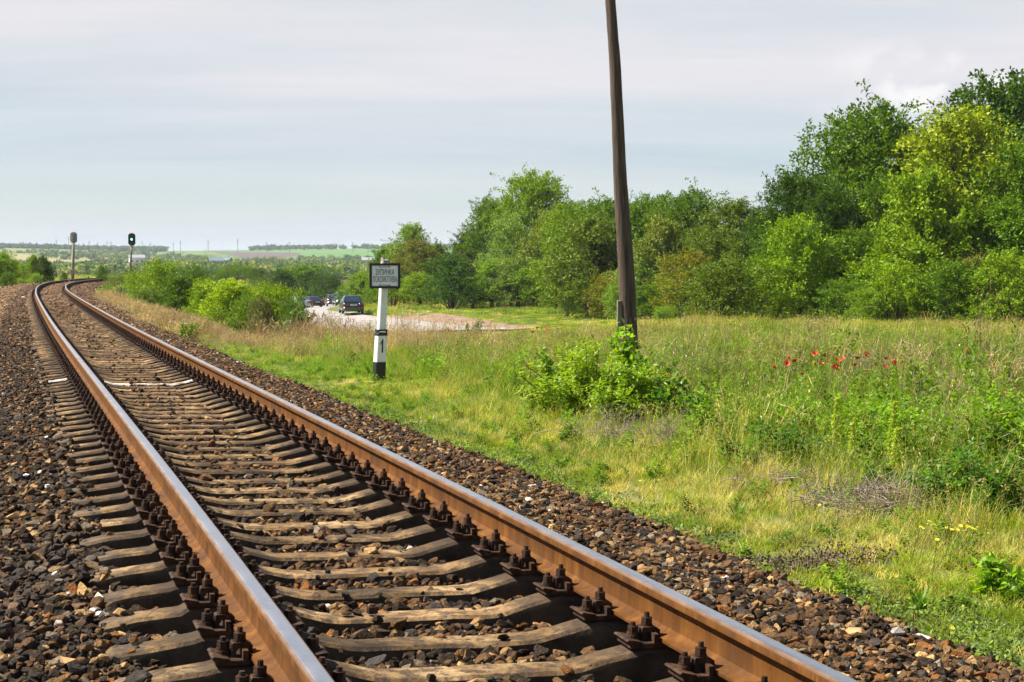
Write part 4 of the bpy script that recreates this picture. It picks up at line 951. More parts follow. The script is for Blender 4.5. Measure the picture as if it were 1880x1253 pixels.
# ------------------------------------------------------------------ signals
M['sigblack']=plain('signal_black',(.012,.015,.013),.5); M['siggrey']=plain('signal_back_grey',(.30,.31,.29),.55,.2); M['mast']=mnoise('signal_mast_concrete',(.16,.12,.11),(.34,.28,.25),2,.9,bump=.3); M['mastd']=mnoise('rusty_signal_mast',(.035,.022,.016),(.14,.09,.06),2.5,.8,c3=(.30,.24,.2),bump=.2)
M['lens']=plain('green_signal_lamp',(.02,.5,.25),.3,emit=(.25,1,.55),es=1.3); M['dlens']=plain('unlit_lens',(.06,.06,.06),.2)
def signal(px,D,pyb,pyt,px_top,back,label,wd):
    x=(px-940)/F*D; g=float(ground(np.array([x]),np.array([D]))[0]); zb=min(g,zof(pyb,D))-.1; H=zof(pyt,D)-zb; o=empty('railway_signal',(x,D,zb)); tag(o,label,'signal'); lx=(px_top-px)/F*D
    h=20.5/F*D if back else 23/F*D; hw=wd/2/F*D; zc=H-h/2; bx=lx*(zc/H)
    m_=MB(); r=(.13 if back else .085); m_.cyl((0,0,0),(lx*(H-h*.9)/H,0,H-h*.95),r*1.15,r*.8,10); m_.build('mast',M['mast'] if back else M['mastd'],o,smooth=True)
    # background plate: straight sides, rounded top, tapered foot
    P=[]; 
    for i in range(9): a=math.pi*i/8; P.append((hw*math.cos(a),h/2-hw*.75+hw*.75*math.sin(a)))
    P+=[(-hw,-h/2+hw*.55),(-hw*.45,-h/2),(hw*.45,-h/2),(hw,-h/2+hw*.55)]
    s_=1 if back else 1
    m_=MB(); m_.loft([[(bx+a,yy,zc+b) for a,b in P] for yy in(-.03,.03)]); m_.build('background_plate',M['siggrey'] if back else M['sigblack'],o)
    m_=MB(); m_.box((bx,(.0-.14) if back else .14,zc+.02),(hw*.75,.22,h*.74),bev=.05); hd=m_.build('lamp_housing',M['siggrey'] if back else M['sigblack'],o)
    if back:
        m_=MB(); m_.cyl((bx-hw*.12,-.28,zc-h*.5),(bx-hw*.12,-.28,zc+h*.42),.05,.05,8); m_.build('support_tube',M['mast'],o)
        for q in(-1,1): 
            m_=MB(); m_.cyl((bx+q*hw*.55,-.05,zc-h*.34),(bx+q*hw*.55,-.05,zc+h*.34),.02,.02,6); m_.build('stiffener',M['siggrey'],o)
        m_=MB(); m_.box((0,-.15,1.3),(.3,.2,.4),bev=.02); m_.build('relay_box',M['siggrey'],o)
    else:
        for q,mt in((.26,M['dlens']),(0.0,M['lens']),(-.24,M['dlens'])):
            zz=zc+h*q; m_=MB(); m_.cyl((bx,-.032,zz),(bx,-.05,zz),.105,.105,16); m_.build('lens',mt,o)
            m_=MB(); ring=[]
            for yy,sc in((-.03,1.0),(-.26,.92)): ring.append([(bx+.135*sc*math.cos(a),yy,zz+.135*sc*math.sin(a)) for a in [math.pi*(-.12+1.24*i/10) for i in range(11)]]); 
            m_.loft(ring,cap=False,closed=False); m_.build('hood',M['sigblack'],o)
        m_=MB(); m_.box((bx,.12,zc-h*.62),(.14,.14,.2)); m_.build('bracket',M['mastd'],o)
    return o
signal(133.5,158,510,426.5,137,True,'light grey back of a railway signal on a pale mast, leftmost of two signals',12.6)
signal(238.5,155,508,428.5,243.8,False,'black railway signal showing a green light on a thin dark mast',13.2)
x,y,z=at(163,164); m_=MB(); m_.box((0,0,.25),(.18,.16,.9),bev=.03,taper=(.8,.8)); o=m_.build('marker_stake',M['sigblack']); o.location=(x,y,z); tag(o,'short dark stake right of the grey signal mast','stake')

# ------------------------------------------------------------------ cars
M['glass']=plain('dark_car_glass',(.02,.035,.05),.08,spec=.8); M['tyre']=plain('tyre_rubber',(.015,.015,.015),.85); M['rim']=plain('wheel_rim_metal',(.35,.35,.36),.4,.8)
M['tail']=plain('tail_lamp_red',(.28,.01,.012),.2); M['plate']=plain('number_plate_white',(.78,.78,.76),.5); M['trim']=plain('dark_plastic_trim',(.02,.02,.022),.6); M['lampw']=plain('head_lamp_clear',(.6,.62,.65),.1)
def car(px,D,head,paint,label,H=1.42,dark_plate=False,rough=.22):
    x,y,_=at(px,D); z=float(ground(np.array([x]),np.array([D]))[0])+.13
    o=empty('parked_car',(x,y,z),head); tag(o,label,'car','cars standing on the road'); k=H/1.42
    mt=plain('car_paint_'+str(int(px)),paint,rough,.25,coat=.6)
    # body shell: cross sections along the length (y forward)
    st=[(-2.18,.74,.42,.74),(-2.12,.82,.30,.93),(-1.85,.845,.24,.97),(-1.2,.855,.20,.96),(0,.86,.20,.93),(1.0,.855,.20,.90),(1.55,.84,.22,.84),(1.95,.80,.26,.76),(2.16,.70,.36,.62)]
    rings=[]
    for yy,hw,zb,zt in st:
        zm=zb+(zt-zb)*.55; rings.append([(-hw*.9,yy,zb),(-hw*.99,yy,zb+.1),(-hw,yy,zm),(-hw*.955,yy,zt-.05),(-hw*.88,yy,zt),(0,yy,zt+.02),(hw*.88,yy,zt),(hw*.955,yy,zt-.05),(hw,yy,zm),(hw*.99,yy,zb+.1),(hw*.9,yy,zb)])
    rings=[[(a,b,c*k) for a,b,c in r] for r in rings]
    m_=MB(); m_.loft(rings); m_.build('body',mt,o,smooth=True).data.set_sharp_from_angle(angle=R(35))
    # cabin: pillars + roof
    def cab(zz,hw,y0,y1,ins=0): return [(-hw,y0,zz),(-hw*.55,y0-.04,zz),(hw*.55,y0-.04,zz),(hw,y0,zz),(hw,y1,zz),(hw*.55,y1+.05,zz),(-hw*.55,y1+.05,zz),(-hw,y1,zz)]
    c1,c2,c3=cab(.93*k,.775,-1.62,1.12),cab(1.36*k,.60,-1.02,.30),cab(1.42*k,.52,-.85,.15)
    m_=MB(); m_.loft([c1,c2,c3]); m_.build('cabin',mt,o,smooth=True).data.set_sharp_from_angle(angle=R(30))
    def pane(name,a,b,c,d,u0,u1,v0,v1,off):
        a,b,c,d=[Vector(v) for v in(a,b,c,d)]; f=lambda u,v:(a*(1-u)+b*u)*(1-v)+(d*(1-u)+c*u)*v
        P=[f(u0,v0),f(u1,v0),f(u1,v1),f(u0,v1)]; nn=(P[1]-P[0]).cross(P[3]-P[0]).normalized(); cen=sum(P,Vector())/4
        if nn.dot(cen-Vector((0,-.2,1.0)))<0: nn=-nn
        m_=MB(); m_.loft([[p-nn*.01 for p in P],[p+nn*off for p in P]]); m_.build(name,M['glass'],o)
    pane('rear_window',c1[0],c1[3],c2[3],c2[0],.07,.93,.08,.93,.045)
    pane('windscreen',c1[7],c1[4],c2[4],c2[7],.06,.94,.08,.93,.055)
    for a,b,c,d in((c1[0],c1[7],c2[7],c2[0]),(c1[3],c1[4],c2[4],c2[3])):
        for u0,u1 in((.16,.48),(.51,.84)): pane('side_window',a,b,c,d,u0,u1,.10,.90,.012)
    m_=MB(); m_.box((0,-2.16,.42*k),(1.60,.16,.24*k),bev=.05); m_.build('rear_bumper',mt,o)
    m_=MB(); m_.box((0,-2.165,.27*k),(1.5,.14,.09),bev=.03); m_.build('bumper_skirt',M['trim'],o)
    for s_ in(-1,1):
        m_=MB(); m_.box((s_*.60,-2.17,.76*k),(.37,.10,.17),bev=.03); m_.build('tail_light',M['tail'],o)
        m_=MB(); m_.box((s_*.90,.62,.97*k),(.17,.10,.12),bev=.03); m_.build('door_mirror',mt,o)
        m_=MB(); m_.box((s_*.55,2.10,.62*k),(.34,.08,.15),bev=.03); m_.build('headlight',M['lampw'],o)
        for yy in(-1.32,1.28):
            m_=MB(); m_.cyl((s_*.68,yy,.30),(s_*.86,yy,.30),.30,.30,20); w=m_.build('wheel',M['tyre'],o)
            m_=MB(); m_.cyl((s_*.85,yy,.30),(s_*.872,yy,.30),.19,.17,14); m_.build('rim',M['rim'],w)
    m_=MB(); m_.box((0,-2.205,.73*k),(.52,.02,.115)); pl=m_.build('number_plate',M['plate'],o)
    m_=MB(); m_.box((0,-2.215,.73*k),(.40,.006,.04)); m_.build('plate_characters',M['trim'],pl)
    m_=MB(); m_.cyl((-.5,-2.3,.22),(-.5,-2.1,.22),.03,.03,8); m_.build('exhaust_pipe',M['rim'],o)
    return o
car(644.5,135,R(11),(.006,.024,.026),'dark green car seen from behind, nearest of the cars on the road')
car(626.5,196,R(13),(.035,.10,.16),'blue car behind the dark green car',1.5)
car(609.5,204,R(14),(.16,.13,.13),'maroon grey car left of the blue car, its left side lit',1.38)
car(570,199,R(30),(.05,.05,.055),'dark vehicle half hidden behind the leaf sprays at the left side of the road',1.3)
car(541,196,R(40),(.62,.64,.66),'white car mostly hidden behind the loose leaved bush',1.4)
car(498,190,R(55),(.42,.45,.50),'silver car almost wholly hidden behind the bushes, only its roof showing',1.4)

# ------------------------------------------------------------------ shrub at the foot of the pole, poppies, flower spikes and other single plants
def leafobj(name,acc,mt,parent,col):
    o=acc.obj(name,mt,parent); o.color=(*col,1); return o
def shrub(px,D,wpx,hpx,label,seed,nst,col,L=.075,comp=True,wood='bark',up=1.0,basepx=None):
    rs=np.random.RandomState(seed); x,y,z=at(px,D); o=empty('leafy_shrub',(x,y,z-.02)); tag(o,label,'shrub'); st=Acc(); lf=Acc(); Wm=wpx*D/F; Hm=hpx*D/F
    for k in range(nst):
        a=rs.uniform(0,6.28); r=rs.rand()**.5; tip=np.array([math.cos(a)*r*Wm*.56,math.sin(a)*r*Wm*.46,Hm*(1-.35*r**2)*rs.uniform(.30,1.08)])
        b=np.array([rs.normal()*.08,rs.normal()*.08,-.05]); m_=b*.5+tip*.5+[0,0,Hm*.12]; n=9; t=np.linspace(0,1,n)[:,None]
        C=b*(1-t)**2+m_*2*t*(1-t)+tip*t*t; V,q=tube_np(C,np.linspace(.009,.003,n),5); st.add(V,q)
        nl=int(34*(Hm/1.0)**.5+8); tt=rs.uniform(.18,1.0,nl)**.8; P=np.stack([np.interp(tt,t[:,0],C[:,i]) for i in range(3)],-1); sd_=rdir(rs,nl,.25); 
        if comp:   # compound leaf: short stalk with leaflets
            for j in range(5):
                u=.25+.19*j; Pj=P+sd_*(L*2.1*u)-np.array([0,0,1])*(L*.5*u*u); s2=unit(np.cross(sd_,[0,0,1]))*(1 if j%2 else -1); Dj=unit(s2*.8+sd_*.6+rs.normal(size=(nl,3))*.15) if j<4 else sd_
                V,q=leaves(Pj,Dj,np.tile([0,0,1.],(nl,1))+rs.normal(size=(nl,3))*.35,L*rs.uniform(.6,1.15,nl),L*.42,.12,True); lf.add(V,q)
        else:
            for j in range(3):
                V,q=leaves(P+rs.normal(size=P.shape)*L*.5,unit(sd_+rs.normal(size=(nl,3))*.5),np.tile([0,0,1.],(nl,1))+rs.normal(size=(nl,3))*.45,L*rs.uniform(.6,1.25,nl),L*.75,.12,True); lf.add(V,q)
    st.obj('stems',M[wood],o); leafobj('foliage',lf,M['leafv'],o,col); return o
shrub(1090,19.7,250,160,'yellow-green leafy shrub in front of the foot of the wooden pole',1,44,(.22,.32,.016),.062)
shrub(1190,19.6,190,140,'fresh green shrub with broad leaves right of the pole foot, darkest in its middle',2,26,(.15,.25,.018),.078,False)
shrub(1020,20.1,140,145,'bluish green leafy shoots at the left flank of the shrub by the pole',3,17,(.17,.28,.025),.07,False)
shrub(1138,20.6,50,172,'tall pale green shoot standing straight in front of the pole foot',4,8,(.21,.36,.02),.085,False)
shrub(1140,19.2,150,125,'dense yellow-green middle of the leafy shrub right before the pole foot',22,22,(.20,.31,.016),.066)
shrub(1240,19.0,190,88,'low dark leafed bramble spreading right of the shrub by the pole',5,34,(.055,.14,.012),.06,False)
shrub(1285,19.6,90,75,'small pale sprig of leaves sticking out right of the low bramble',8,4,(.2,.3,.05),.06,False)
shrub(866,46,50,78,'thin feathery weed standing in front of the end of the road',6,12,(.12,.17,.04),.05,False)
shrub(676,30,18,20,'small leafy sprig left of the black band of the sign post',7,3,(.10,.18,.03),.06,False)
shrub(545,50,70,95,'dark leafed bush branch over the left edge of the asphalt',12,26,(.06,.14,.014),.085,False)
shrub(350,42,60,40,'bright yellow green weed beside the ballast among the dry stalks',13,10,(.16,.24,.02),.06,False)
shrub(1868,9.2,120,90,'broad leaved bright green plant at the right edge of the view',9,8,(.22,.36,.018),.055,False)
shrub(1690,12.9,190,95,'patch of dark ferny herbs in the hollow right of the dead branches',14,30,(.06,.15,.016),.05)
shrub(1800,12.0,230,150,'taller ferny herbs at the right edge above the yellow flowers',15,30,(.075,.17,.018),.05)
shrub(1440,14.6,220,95,'dark green nettles left of the dead branches',16,24,(.06,.15,.018),.055)
# flowers (each one a thing of its own)
M['poppy']=plain('poppy_petals',(.78,.045,.012),.6); M['dark']=plain('poppy_heart',(.02,.015,.02),.7); M['stemg']=plain('green_stalk',(.09,.15,.03),.7); M['yel']=plain('yellow_florets',(.72,.62,.03),.6)
def poppy_mesh(seed):
    rs=random.Random(seed); m_=MB(); 
    for k in range(4):
        a=k*math.pi/2+rs.uniform(-.2,.2); rows=[]
        for t in(0,.45,.8,1):
            w=[.006,.030,.036,.020][[0,.45,.8,1].index(t)]; rr_=.045*t; zz=.036*t**1.6+rs.uniform(-.003,.003); rows.append([(rr_*math.cos(a)-u*w*math.sin(a),rr_*math.sin(a)+u*w*math.cos(a),zz-.010*u*u*0+.008*abs(u)) for u in(-1,-.5,0,.5,1)])
        m_.loft(rows,cap=False,closed=False)
    return m_.build('petals',M['poppy'],link=False,smooth=True).data
pms=[poppy_mesh(k) for k in range(3)]
m_=MB(); m_.cyl((0,0,.0),(0,0,.014),.010,.008,8); hm=m_.build('heart',M['dark'],link=False).data
m_=MB(); m_.cyl((0.03,0,-.50),(.015,.01,-.25),.003,.003,5,cap=False); m_.cyl((.015,.01,-.25),(0,0,0),.003,.0025,5,cap=False); stm=m_.build('stalk',M['stemg'],link=False).data
pp=[(1350+a/2.785,600+b/2.785) for a,b in[(195,253),(270,205),(260,233),(303,220),(393,193),(411,177),(403,237),(437,235),(459,185),(481,218),(507,262),(513,256),(515,207),(537,222),(551,205),(621,205),(605,241),(660,178),(668,190),(727,238),(770,250),(772,206),(807,218),(810,232),(862,195),(1178,170),(340,292),(850,258)]]
pp+=[(952,616),(985.7,612),(978,620),(1062,605),(909,607),(898,596),(909,595),(1005,614),(1226,701),(823,615)]
for k,(a,b) in enumerate(pp):
    x,y,z=ray(a,b,.50,12,90); r=random.Random(k); o=empty('poppy',(x,y,z+.60),r.uniform(0,6)); o.rotation_euler=(r.uniform(.2,.8),r.uniform(-.4,.4),r.uniform(0,6)); sc_=r.uniform(.6,.95)*(1.35 if k in(10,11) else 1)*min(1,max(.55,y/22)); o.scale=(sc_,)*3
    for nm,mm in(('petals',pms[k%3]),('heart',hm),('stalk',stm)): c=bpy.data.objects.new(nm,mm); COL.objects.link(c); c.parent=o
    if k<28: tag(o,'red poppy among the cluster of poppies in the meadow right of the pole','poppy','red poppies in the meadow right of the pole')
    elif k==36: tag(o,'single red poppy just right of the shrub by the pole','poppy')
    elif k==37: tag(o,'single pink red poppy at the end of the asphalt','poppy')
    else: tag(o,'red poppy in the meadow left of the wooden pole','poppy','red poppies left of the pole')
def spike(px,py,hpx,label,seed,D=None):
    x,y,z=ray(px,py+hpx,.32,8,60); H=hpx*y/F+.38; rs=np.random.RandomState(seed); o=empty('flower_spike',(x,y,z)); tag(o,label,'flower')
    n=int(300*H/.5); t=rs.uniform(.42,1,n); rad=.040*(1.2-t)*rs.uniform(.4,1.5,n)+.006; a=rs.uniform(0,6.28,n); P=np.stack([rad*np.cos(a)+.05*t*t*H,rad*np.sin(a),H*t],-1)
    ac=Acc(); V,q=leaves(P,rdir(rs,n,.5),rdir(rs,n,1),.022,.018); ac.add(V,q); leafobj('florets',ac,M['leafv'],o,(.36,.42,.03))
    st=Acc(); V,q=tube_np([[0,0,-.05],[.01*H,0,H*.5],[.05*H,0,H]],[.005,.004,.002],5); st.add(V,q); st.obj('stalk',M['stemg'],o)
    n=14; P=np.stack([np.zeros(n),np.zeros(n),rs.uniform(.05,.45,n)*H],-1); a=rs.uniform(0,6.28,n); ac=Acc(); V,q=leaves(P,np.stack([np.cos(a),np.sin(a),np.full(n,.5)],-1),np.tile([0,0,1.],(n,1)),.09,.02); ac.add(V,q); leafobj('leaves',ac,M['leafv'],o,(.09,.17,.02)); return o
spike(1634,752,85,'tallest yellow-green flower spike in the meadow at the right',1)
spike(1530,742,62,'leaning yellow-green flower spike left of the tallest one',2)
spike(1562,782,45,'short yellow-green flower spike between the two taller ones',3)
spike(1641,800,50,'second yellow-green spike just below the tallest one',4)
spike(1845,672,30,'small far yellow-green spike at the right side of the meadow',5)
spike(1745,710,45,'loose yellow flowering herb right of the tallest flower spike',6)
# small yellow flower heads near the right edge
fl=[(1350+a/2.785,600+b/2.785) for a,b in[(945,1048),(958,1052),(990,1018),(1012,1030),(1105,1062),(1120,1052),(1135,1060),(1150,1040),(1165,1065),(1180,1040),(1195,1045),(1210,1052),(1225,1058),(1235,1045),(1290,1078),(1075,1050),(430,932)]]+[(1208,888),(1195,893),(1175,890),(1720,1000),(1450+1225/4.13,950+885/4.13),(1740,880)]
m_=MB(); 
for k in range(9): a=k*.7; m_.loft([[(.002*math.cos(a+1.57),.002*math.sin(a+1.57),.006),(-.002*math.cos(a+1.57),-.002*math.sin(a+1.57),.006)],[(.013*math.cos(a)+.004*math.cos(a+1.57),.013*math.sin(a)+.004*math.sin(a+1.57),.009),(.013*math.cos(a)-.004*math.cos(a+1.57),.013*math.sin(a)-.004*math.sin(a+1.57),.009)]],cap=False,closed=False)
m_.cyl((0,0,0),(0,0,.009),.006,.005,8); fh=m_.build('flower_head',M['yel'],link=False).data
m_=MB(); m_.cyl((.01,0,-.3),(0,0,0),.0022,.0018,5,cap=False); fs=m_.build('stalk',M['stemg'],link=False).data
for k,(a,b) in enumerate(fl):
    x,y,z=ray(a,b,.25,6,60); r=random.Random(k+50); o=empty('yellow_flower',(x,y,z+.27),r.uniform(0,6)); o.rotation_euler=(r.uniform(.2,.9),r.uniform(-.3,.3),r.uniform(0,1)); o.scale=(r.uniform(.65,1.0),)*3
    for nm,mm in(('flower_head',fh),('stalk',fs)): c=bpy.data.objects.new(nm,mm); COL.objects.link(c); c.parent=o
    tag(o,'small yellow flower low in the grass','flower','small yellow flowers in the grass')
# strappy plant growing at the ballast edge
def rosette(px,py,label,seed,n=26,L=.24,W=.022,col=(.085,.20,.018)):
    x,y,z=ray(px,py,.02,5,60); rs=np.random.RandomState(seed); o=empty('weed',(x,y,z)); tag(o,label,'weed'); ac=Acc()
    V,q,t,_=blades(rs,n,.03,L,W,.8,3,.5); ac.add(V,q,t); leafobj('leaves',ac,M['leafv'],o,col); return o
rosette(1690,1120,'green tuft of strap leaves at the edge of the ballast, bottom right',1,30,.20,.016)
rosette(1575,1075,'small pale tuft in the short grass left of the strap leaved tuft',2,16,.13,.008,(.12,.22,.03))
rosette(1072,905,'tiny green sprout on the stones by the grass edge',3,10,.09,.012,(.10,.24,.02))
rosette(50,1020,'tiny green sprout alone on the stones left of the track',4,7,.05,.012,(.10,.24,.02))
rosette(1355,950,'upright dock leaves in the short grass above the ballast',5,20,.20,.018,(.10,.22,.02))
rosette(790,775,'bright lime rosette at the ballast edge',6,24,.16,.03,(.20,.31,.02))
# dead branches
def branches(px,D,w,label,seed,n,lift=.25):
    rs=np.random.RandomState(seed); x,y,z=at(px,D); o=empty('dead_branches',(x,y,z)); tag(o,label,'branches'); a=Acc(); W_=w*D/F
    for k in range(n):
        c=np.array([rs.normal()*W_*.22,rs.normal()*W_*.16,rs.uniform(0,.22)]); d=rdir(rs,1)[0]*[1,1,.35]+[0,0,lift*rs.rand()]; d=unit(d); L=rs.uniform(.15,.55)*W_*.6; p=c-d*L/2; q_=c+d*L/2
        for e in(p,q_): e[2]=max(e[2],.01)
        m1=(p+q_)/2+rs.normal(size=3)*.03; V,q=tube_np([p,m1,q_],[.0042,.0035,.0015],4); a.add(V,q)
        for j in range(2): b=p+(q_-p)*rs.uniform(.3,.9); V,q=tube_np([b,b+d*L*.15+rs.normal(size=3)*.05,b+d*L*.25+rs.normal(size=3)*.09],[.0025,.002,.001],4); a.add(V,q)
    a.obj('twigs',M['twig'],o); return o
branches(1610,12.2,330,'pile of dead grey-brown branches lying in the weeds',1,200)
branches(1160,17.3,300,'bare dead stems sticking up below the shrub by the pole',2,80,1.3)
branches(1440,13.4,300,'scattered dry twigs left of the pile of dead branches',3,50)
branches(1225,16.6,330,'fine dead stems in the grass under the low bramble',4,60,.9)
# dark leaf litter on the ballast edge
rs=np.random.RandomState(8); n=1600; aL=Acc(); bx_,by_,_=ray(1500,1048,0,5,40); P=np.stack([rs.normal(size=n)*.22+bx_,rs.normal(size=n)*.17+by_,np.zeros(n)],-1); dd_,ss_,zz_=lateral(P[:,0],P[:,1]); tx=tpt(ss_,dd_,bedz(dd_,ss_))[2]
P[:,2]=np.maximum(ground(P[:,0],P[:,1]),tx)+rs.uniform(.04,.08,n)
V,q=leaves(P,rdir(rs,n),rdir(rs,n,1.5),.03,.012); aL.add(V,q); o=aL.obj('leaf_litter',mnoise('dead_leaves',(.02,.014,.018),(.10,.06,.05),30,.9,world=True,c3=(.3,.2,.15))); tag(o,'dark dry leaf litter on the ballast edge at the right','litter',kind='stuff')
# pale scraps on the stones, loose nut and dark ring on a sleeper
def scrap(px,py,s_,label,grp=None,mt=None,name='white_scrap'):
    x,y,z=ray(px,py,.0,4.5,60); d_,sq_,zt_=[float(v[0]) for v in lateral([x],[y])]; 
    for _ in range(4):
        zz=float(tpt(sq_,d_,bedz(d_,sq_))[2])+.03 if -5<d_<2.9 else float(ground(np.array([x]),np.array([y]))[0])+.01; yy=(HC-zz)*F/(py-490); x=(px-940)/F*yy; y=yy; d_,sq_,zt_=[float(v[0]) for v in lateral([x],[y])]
    rr_=random.Random(int(px)); bm=bmesh.new()
    for _ in range(12): v=Vector((rr_.gauss(0,1),rr_.gauss(0,1),rr_.gauss(0,1))).normalized(); bm.verts.new((v.x*s_,v.y*s_*.7,v.z*s_*.45))
    r_=bmesh.ops.convex_hull(bm,input=bm.verts); bmesh.ops.delete(bm,geom=[g for g in r_['geom_interior'] if isinstance(g,bmesh.types.BMVert)],context='VERTS'); me=bpy.data.meshes.new(name); bm.to_mesh(me); bm.free(); me.materials.append(mt or M['scrap'])
    o=bpy.data.objects.new(name,me); COL.objects.link(o); o.location=(x,y,zz+.01); o.rotation_euler=(0,0,rr_.uniform(0,6)); tag(o,label,'stone' if 'stone' in name else 'scrap',grp); return o
M['scrap']=mnoise('pale_scrap',(.55,.5,.46),(.85,.82,.8),30,.8,bump=.3); M['orange']=mnoise('ochre_stone',(.30,.16,.06),(.55,.33,.14),16,.85,bump=.5,bscale=30)
GW='white scraps lying on the ballast'
for a,b,s_ in[(94,1061,.030),(180,1136,.028),(165,1128,.022),(83,897,.030),(82,806,.03),(120,1097,.012),(108,690,.05),(1336,1066,.018),(1330,1068,.013),(44,877,.03),(62,559,.12),(43,547,.13)]: scrap(a,b,s_,'small white scrap lying on the ballast',GW)
scrap(1577,1170,.055,'ochre yellow stone on the ballast between right rail and grass',None,M['orange'],'ochre_stone')
scrap(1655,1168,.045,'pale grey stone right of the ochre stone',None,M['concrete'],'pale_stone')
scrap(1702,1178,.040,'whitish stone furthest right on the ballast',None,M['scrap'],'pale_stone')
scrap(122,1222,.05,'large tan stone near the bottom left on the ballast',None,M['orange'],'tan_stone')
kk=min(range(0,12),key=lambda k:abs(float(track(S0+k*SP)[1])-((HC+.27)*F/(1120-490))))
s_=S0+kk*SP; xa,ya,za,tha=[float(v) for v in track(s_)]
for px,nm,lb in((632,'dark_ring','dark round plug on a sleeper in the foreground between the rails'),(680,'loose_nut','loose rusty nut lying on a sleeper in the foreground')):
    u=(px-940)/F*ya-xa; m_=MB()
    if nm=='dark_ring':
        m_.cyl((0,0,0),(0,0,.006),.024,.022,18); m_.cyl((0,0,.006),(0,0,.008),.015,.015,14)
    else: m_.cyl((0,0,0),(0,0,.030),.026,.024,6); m_.cyl((0,0,.030),(0,0,.04),.015,.012,10)
    o=m_.build(nm,M['iron']); o.location=(xa+u*math.cos(tha),ya+u*math.sin(tha),za-.268+.002-CANT*u/G); tag(o,lb,'nut' if nm=='loose_nut' else 'plug')

# ------------------------------------------------------------------ far side of the valley
def clump(seed,n=170,H=7,Wd=7):
    rs=np.random.RandomState(seed); LC=rs.normal(size=(7,3))*[Wd*.2,Wd*.2,H*.15]+[0,0,H*.52]; P=LC[rs.randint(0,7,n)]+rdir(rs,n)*Wd*.22*rs.rand(n,1)**.3; P[:,2]=np.clip(P[:,2],.2,None)
    V,q=leaves(P,rdir(rs,n),rdir(rs,n,.8)+unit(P-[0,0,H*.4])*.8,1.5,1.2,.1); a=Acc(); a.add(V,q); return a.obj('s',M['grass'],link=False)
FT=[clump(60+k) for k in range(6)]
rg=np.random.RandomState(77); fP=[];fC=[];fS=[]
def woods(n,D0,D1,t0,t1,test,h0,h1,pal_):
    D=np.sqrt(rg.uniform(D0*D0,D1*D1,n)); t=rg.uniform(t0,t1,n); x=t*D;y=D; ok=test(x,y,t,pyfar(y,t),940+F*t); x,y=x[ok],y[ok]; m=len(x)
    fP.append(np.stack([x,y,ground(x,y)-.3],-1)); k=rg.uniform(h0,h1,m)/7; fS.append(np.stack([k*rg.uniform(.8,1.3,m),k*rg.uniform(.8,1.3,m),k],-1)); fC.append(np.array(pal_)[rg.randint(0,len(pal_),m)]*rg.uniform(.75,1.25,(m,1)))
PALF=[(.08,.15,.03),(.06,.12,.03),(.11,.18,.035),(.16,.21,.05),(.24,.25,.10),(.06,.12,.05)]
def inband(px,PY): 
    ln=464+px/250*29; return (PY>ln-1)&(PY<ln+13+6*(px<150))&(px<262)
woods(7500,560,1150,-.34,.30,lambda x,y,t,PY,px:(~inband(px,PY))&~((PY<487)&(px>388)&(px<448)&(PY>472))&(fbm(x,y,60,70)>.34),3.5,7,PALF)
woods(8000,1150,2200,-.34,.30,lambda x,y,t,PY,px:(~inband(px,PY))&(PY>474+3*vn(x,y,200,8)-5*(px<260))&~((px>388)&(px<455)&(PY<486))&(fbm(x,y,120,71)>.44)&~((PY<480)&(px>430)&(px<545)),3.0,6,PALF)
woods(1500,2360,2640,-.34,-.205,lambda x,y,t,PY,px:(y>2330)&(px<305)&(fbm(x,y,150,72)> .30),3.5,9,[(.075,.13,.055),(.06,.12,.05)])
woods(1500,2380,2640,-.165,.30,lambda x,y,t,PY,px:(y>2480)&(fbm(x,y,90,73)>.33)&(px>448+30*fbm(x,y,60,9)),3.5,9,[(.065,.125,.045),(.08,.14,.045)])
woods(500,1900,2200,-.34,-.19,lambda x,y,t,PY,px:fbm(x,y,100,74)>.5,3,6,PALF)
P_=np.concatenate(fP); N=len(P_); print('far woods',N)
scatter('distant_woods',FT,P_,np.stack([np.zeros(N),np.zeros(N),rg.uniform(0,6.28,N)],-1),np.concatenate(fS),rg.randint(0,6,N),np.concatenate(fC),'hazy woods and scrub covering the far side of the valley','woods',M['grass'])
# power poles on the skyline
M['pyl']=plain('grey_pole',(.16,.17,.18),.8)
m_=MB(); m_.cyl((0,0,0),(0,0,14),.42,.26,6); m_.box((0,0,12.6),(3.6,.3,.3)); m_.box((0,0,10.9),(2.6,.3,.3)); pym=m_.build('p',M['pyl'],link=False).data
for px,hh,D in((105,1,2350),(127.5,1.35,2300),(165,1.0,2420),(198,1.05,2450),(205,1.05,2380),(262,1.1,2440),(277,1.0,2300),(319,1.0,2430),(332,1.25,2300),(383,1.25,2320),(437,1.4,2300),(490,1.1,2300),(532,1.1,2250),(648,1.0,2200),(180,.9,2420)):
    x,y,z=at(px,D); o=bpy.data.objects.new('power_pole',pym); COL.objects.link(o); o.location=(x,y,z-.5); o.scale=(1,1,hh); tag(o,'thin grey power pole on the far skyline','pole','power poles along the far ridge')
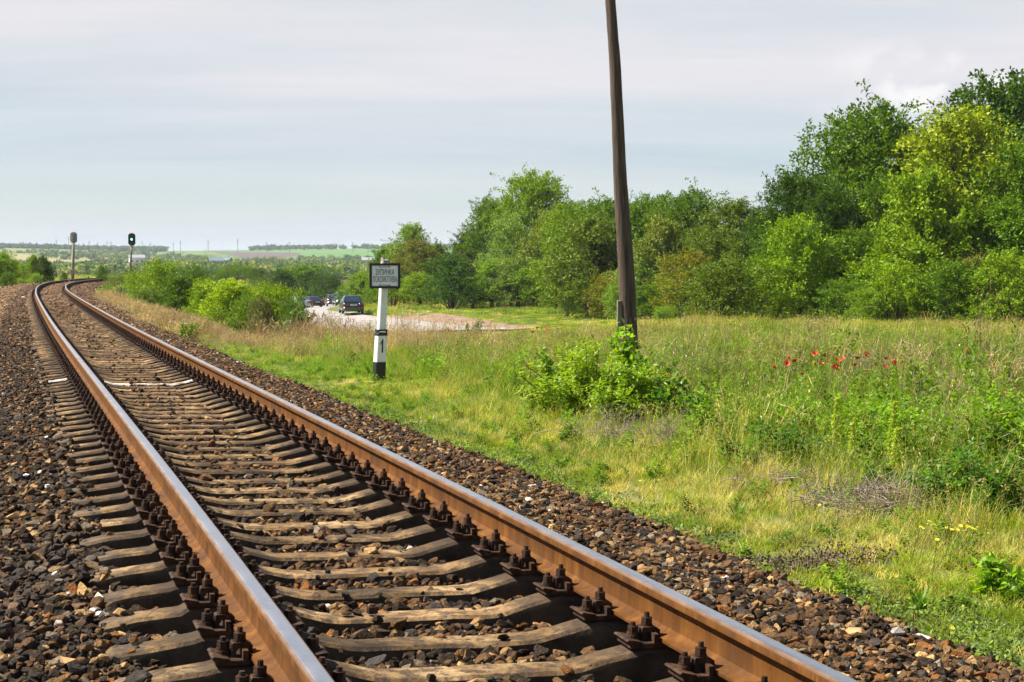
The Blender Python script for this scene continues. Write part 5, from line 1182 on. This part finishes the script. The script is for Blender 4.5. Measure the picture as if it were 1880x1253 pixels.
# distant buildings
M['wwall']=plain('white_wall',(.72,.70,.70),.8); M['rgrey']=plain('grey_roof',(.28,.29,.31),.7); M['rblue']=plain('slate_blue_roof',(.12,.16,.20),.7); M['wdk']=plain('window_dark',(.03,.04,.05),.3)
def house(px,D,w,h,dp,rz,wall,roof,label,dz=0):
    x,y,z=at(px,D); o=empty('house',(x,y,z+dz),rz); tag(o,label,'building')
    m_=MB(); m_.box((0,0,h/2-1),(w,dp,h+2)); m_.build('wall',wall,o)
    m_=MB(); m_.loft([[(s_*(w/2+.3),-dp/2-.4,h),(s_*(w/2+.3),dp/2+.4,h),(s_*(w/2+.3),0,h+dp*.30)] for s_ in(-1,1)]); m_.build('roof',roof,o)
    for k in range(max(2,int(w/3))):
        m_=MB(); m_.box((-w/2+(k+.5)*w/max(2,int(w/3)),-dp/2-.02,h*.55),(1.0,.12,1.2)); m_.build('window',M['wdk'],o)
    m_=MB(); m_.box((w*.3,dp*.1,h+dp*.3),(.6,.6,1.2)); m_.build('chimney',wall,o)
house(252,1010,9,4.6,6,.3,M['wwall'],M['rgrey'],'white house with a grey roof in the valley right of the green signal',3)
house(233,700,5,2.4,5,-.2,M['rblue'],M['rblue'],'low slate blue shed in the valley just left of the green signal mast',2)
house(398,980,8,3.5,6,.2,M['wwall'],M['rblue'],'small house with slate blue roof among the valley trees, leftmost of two',2.5)
house(412,1020,9,3.6,6,-.3,M['rgrey'],M['rblue'],'small grey house with slate blue roof beside the other valley house',2.5)
house(676,1100,8,3.5,6,.1,M['wwall'],M['rgrey'],'tiny white roofed house in the valley left of the sign',3)

# ------------------------------------------------------------------ haze over the valley
m_=MB(); m_.box((0,0,32),(15000,15000,116)); hz=m_.build('haze',None); hz.data.materials.clear()
m,n=mat('haze_air'); n.n.clear(); vo=n.add('ShaderNodeVolumePrincipled'); vo.inputs['Color'].default_value=(.80,.88,1,1); vo.inputs['Density'].default_value=.00011; vo.inputs['Anisotropy'].default_value=0.0
oo=n.add('ShaderNodeOutputMaterial'); n.l.new(vo.outputs[0],oo.inputs['Volume']); hz.data.materials.append(m); tag(hz,'pale summer haze','haze',kind='stuff')
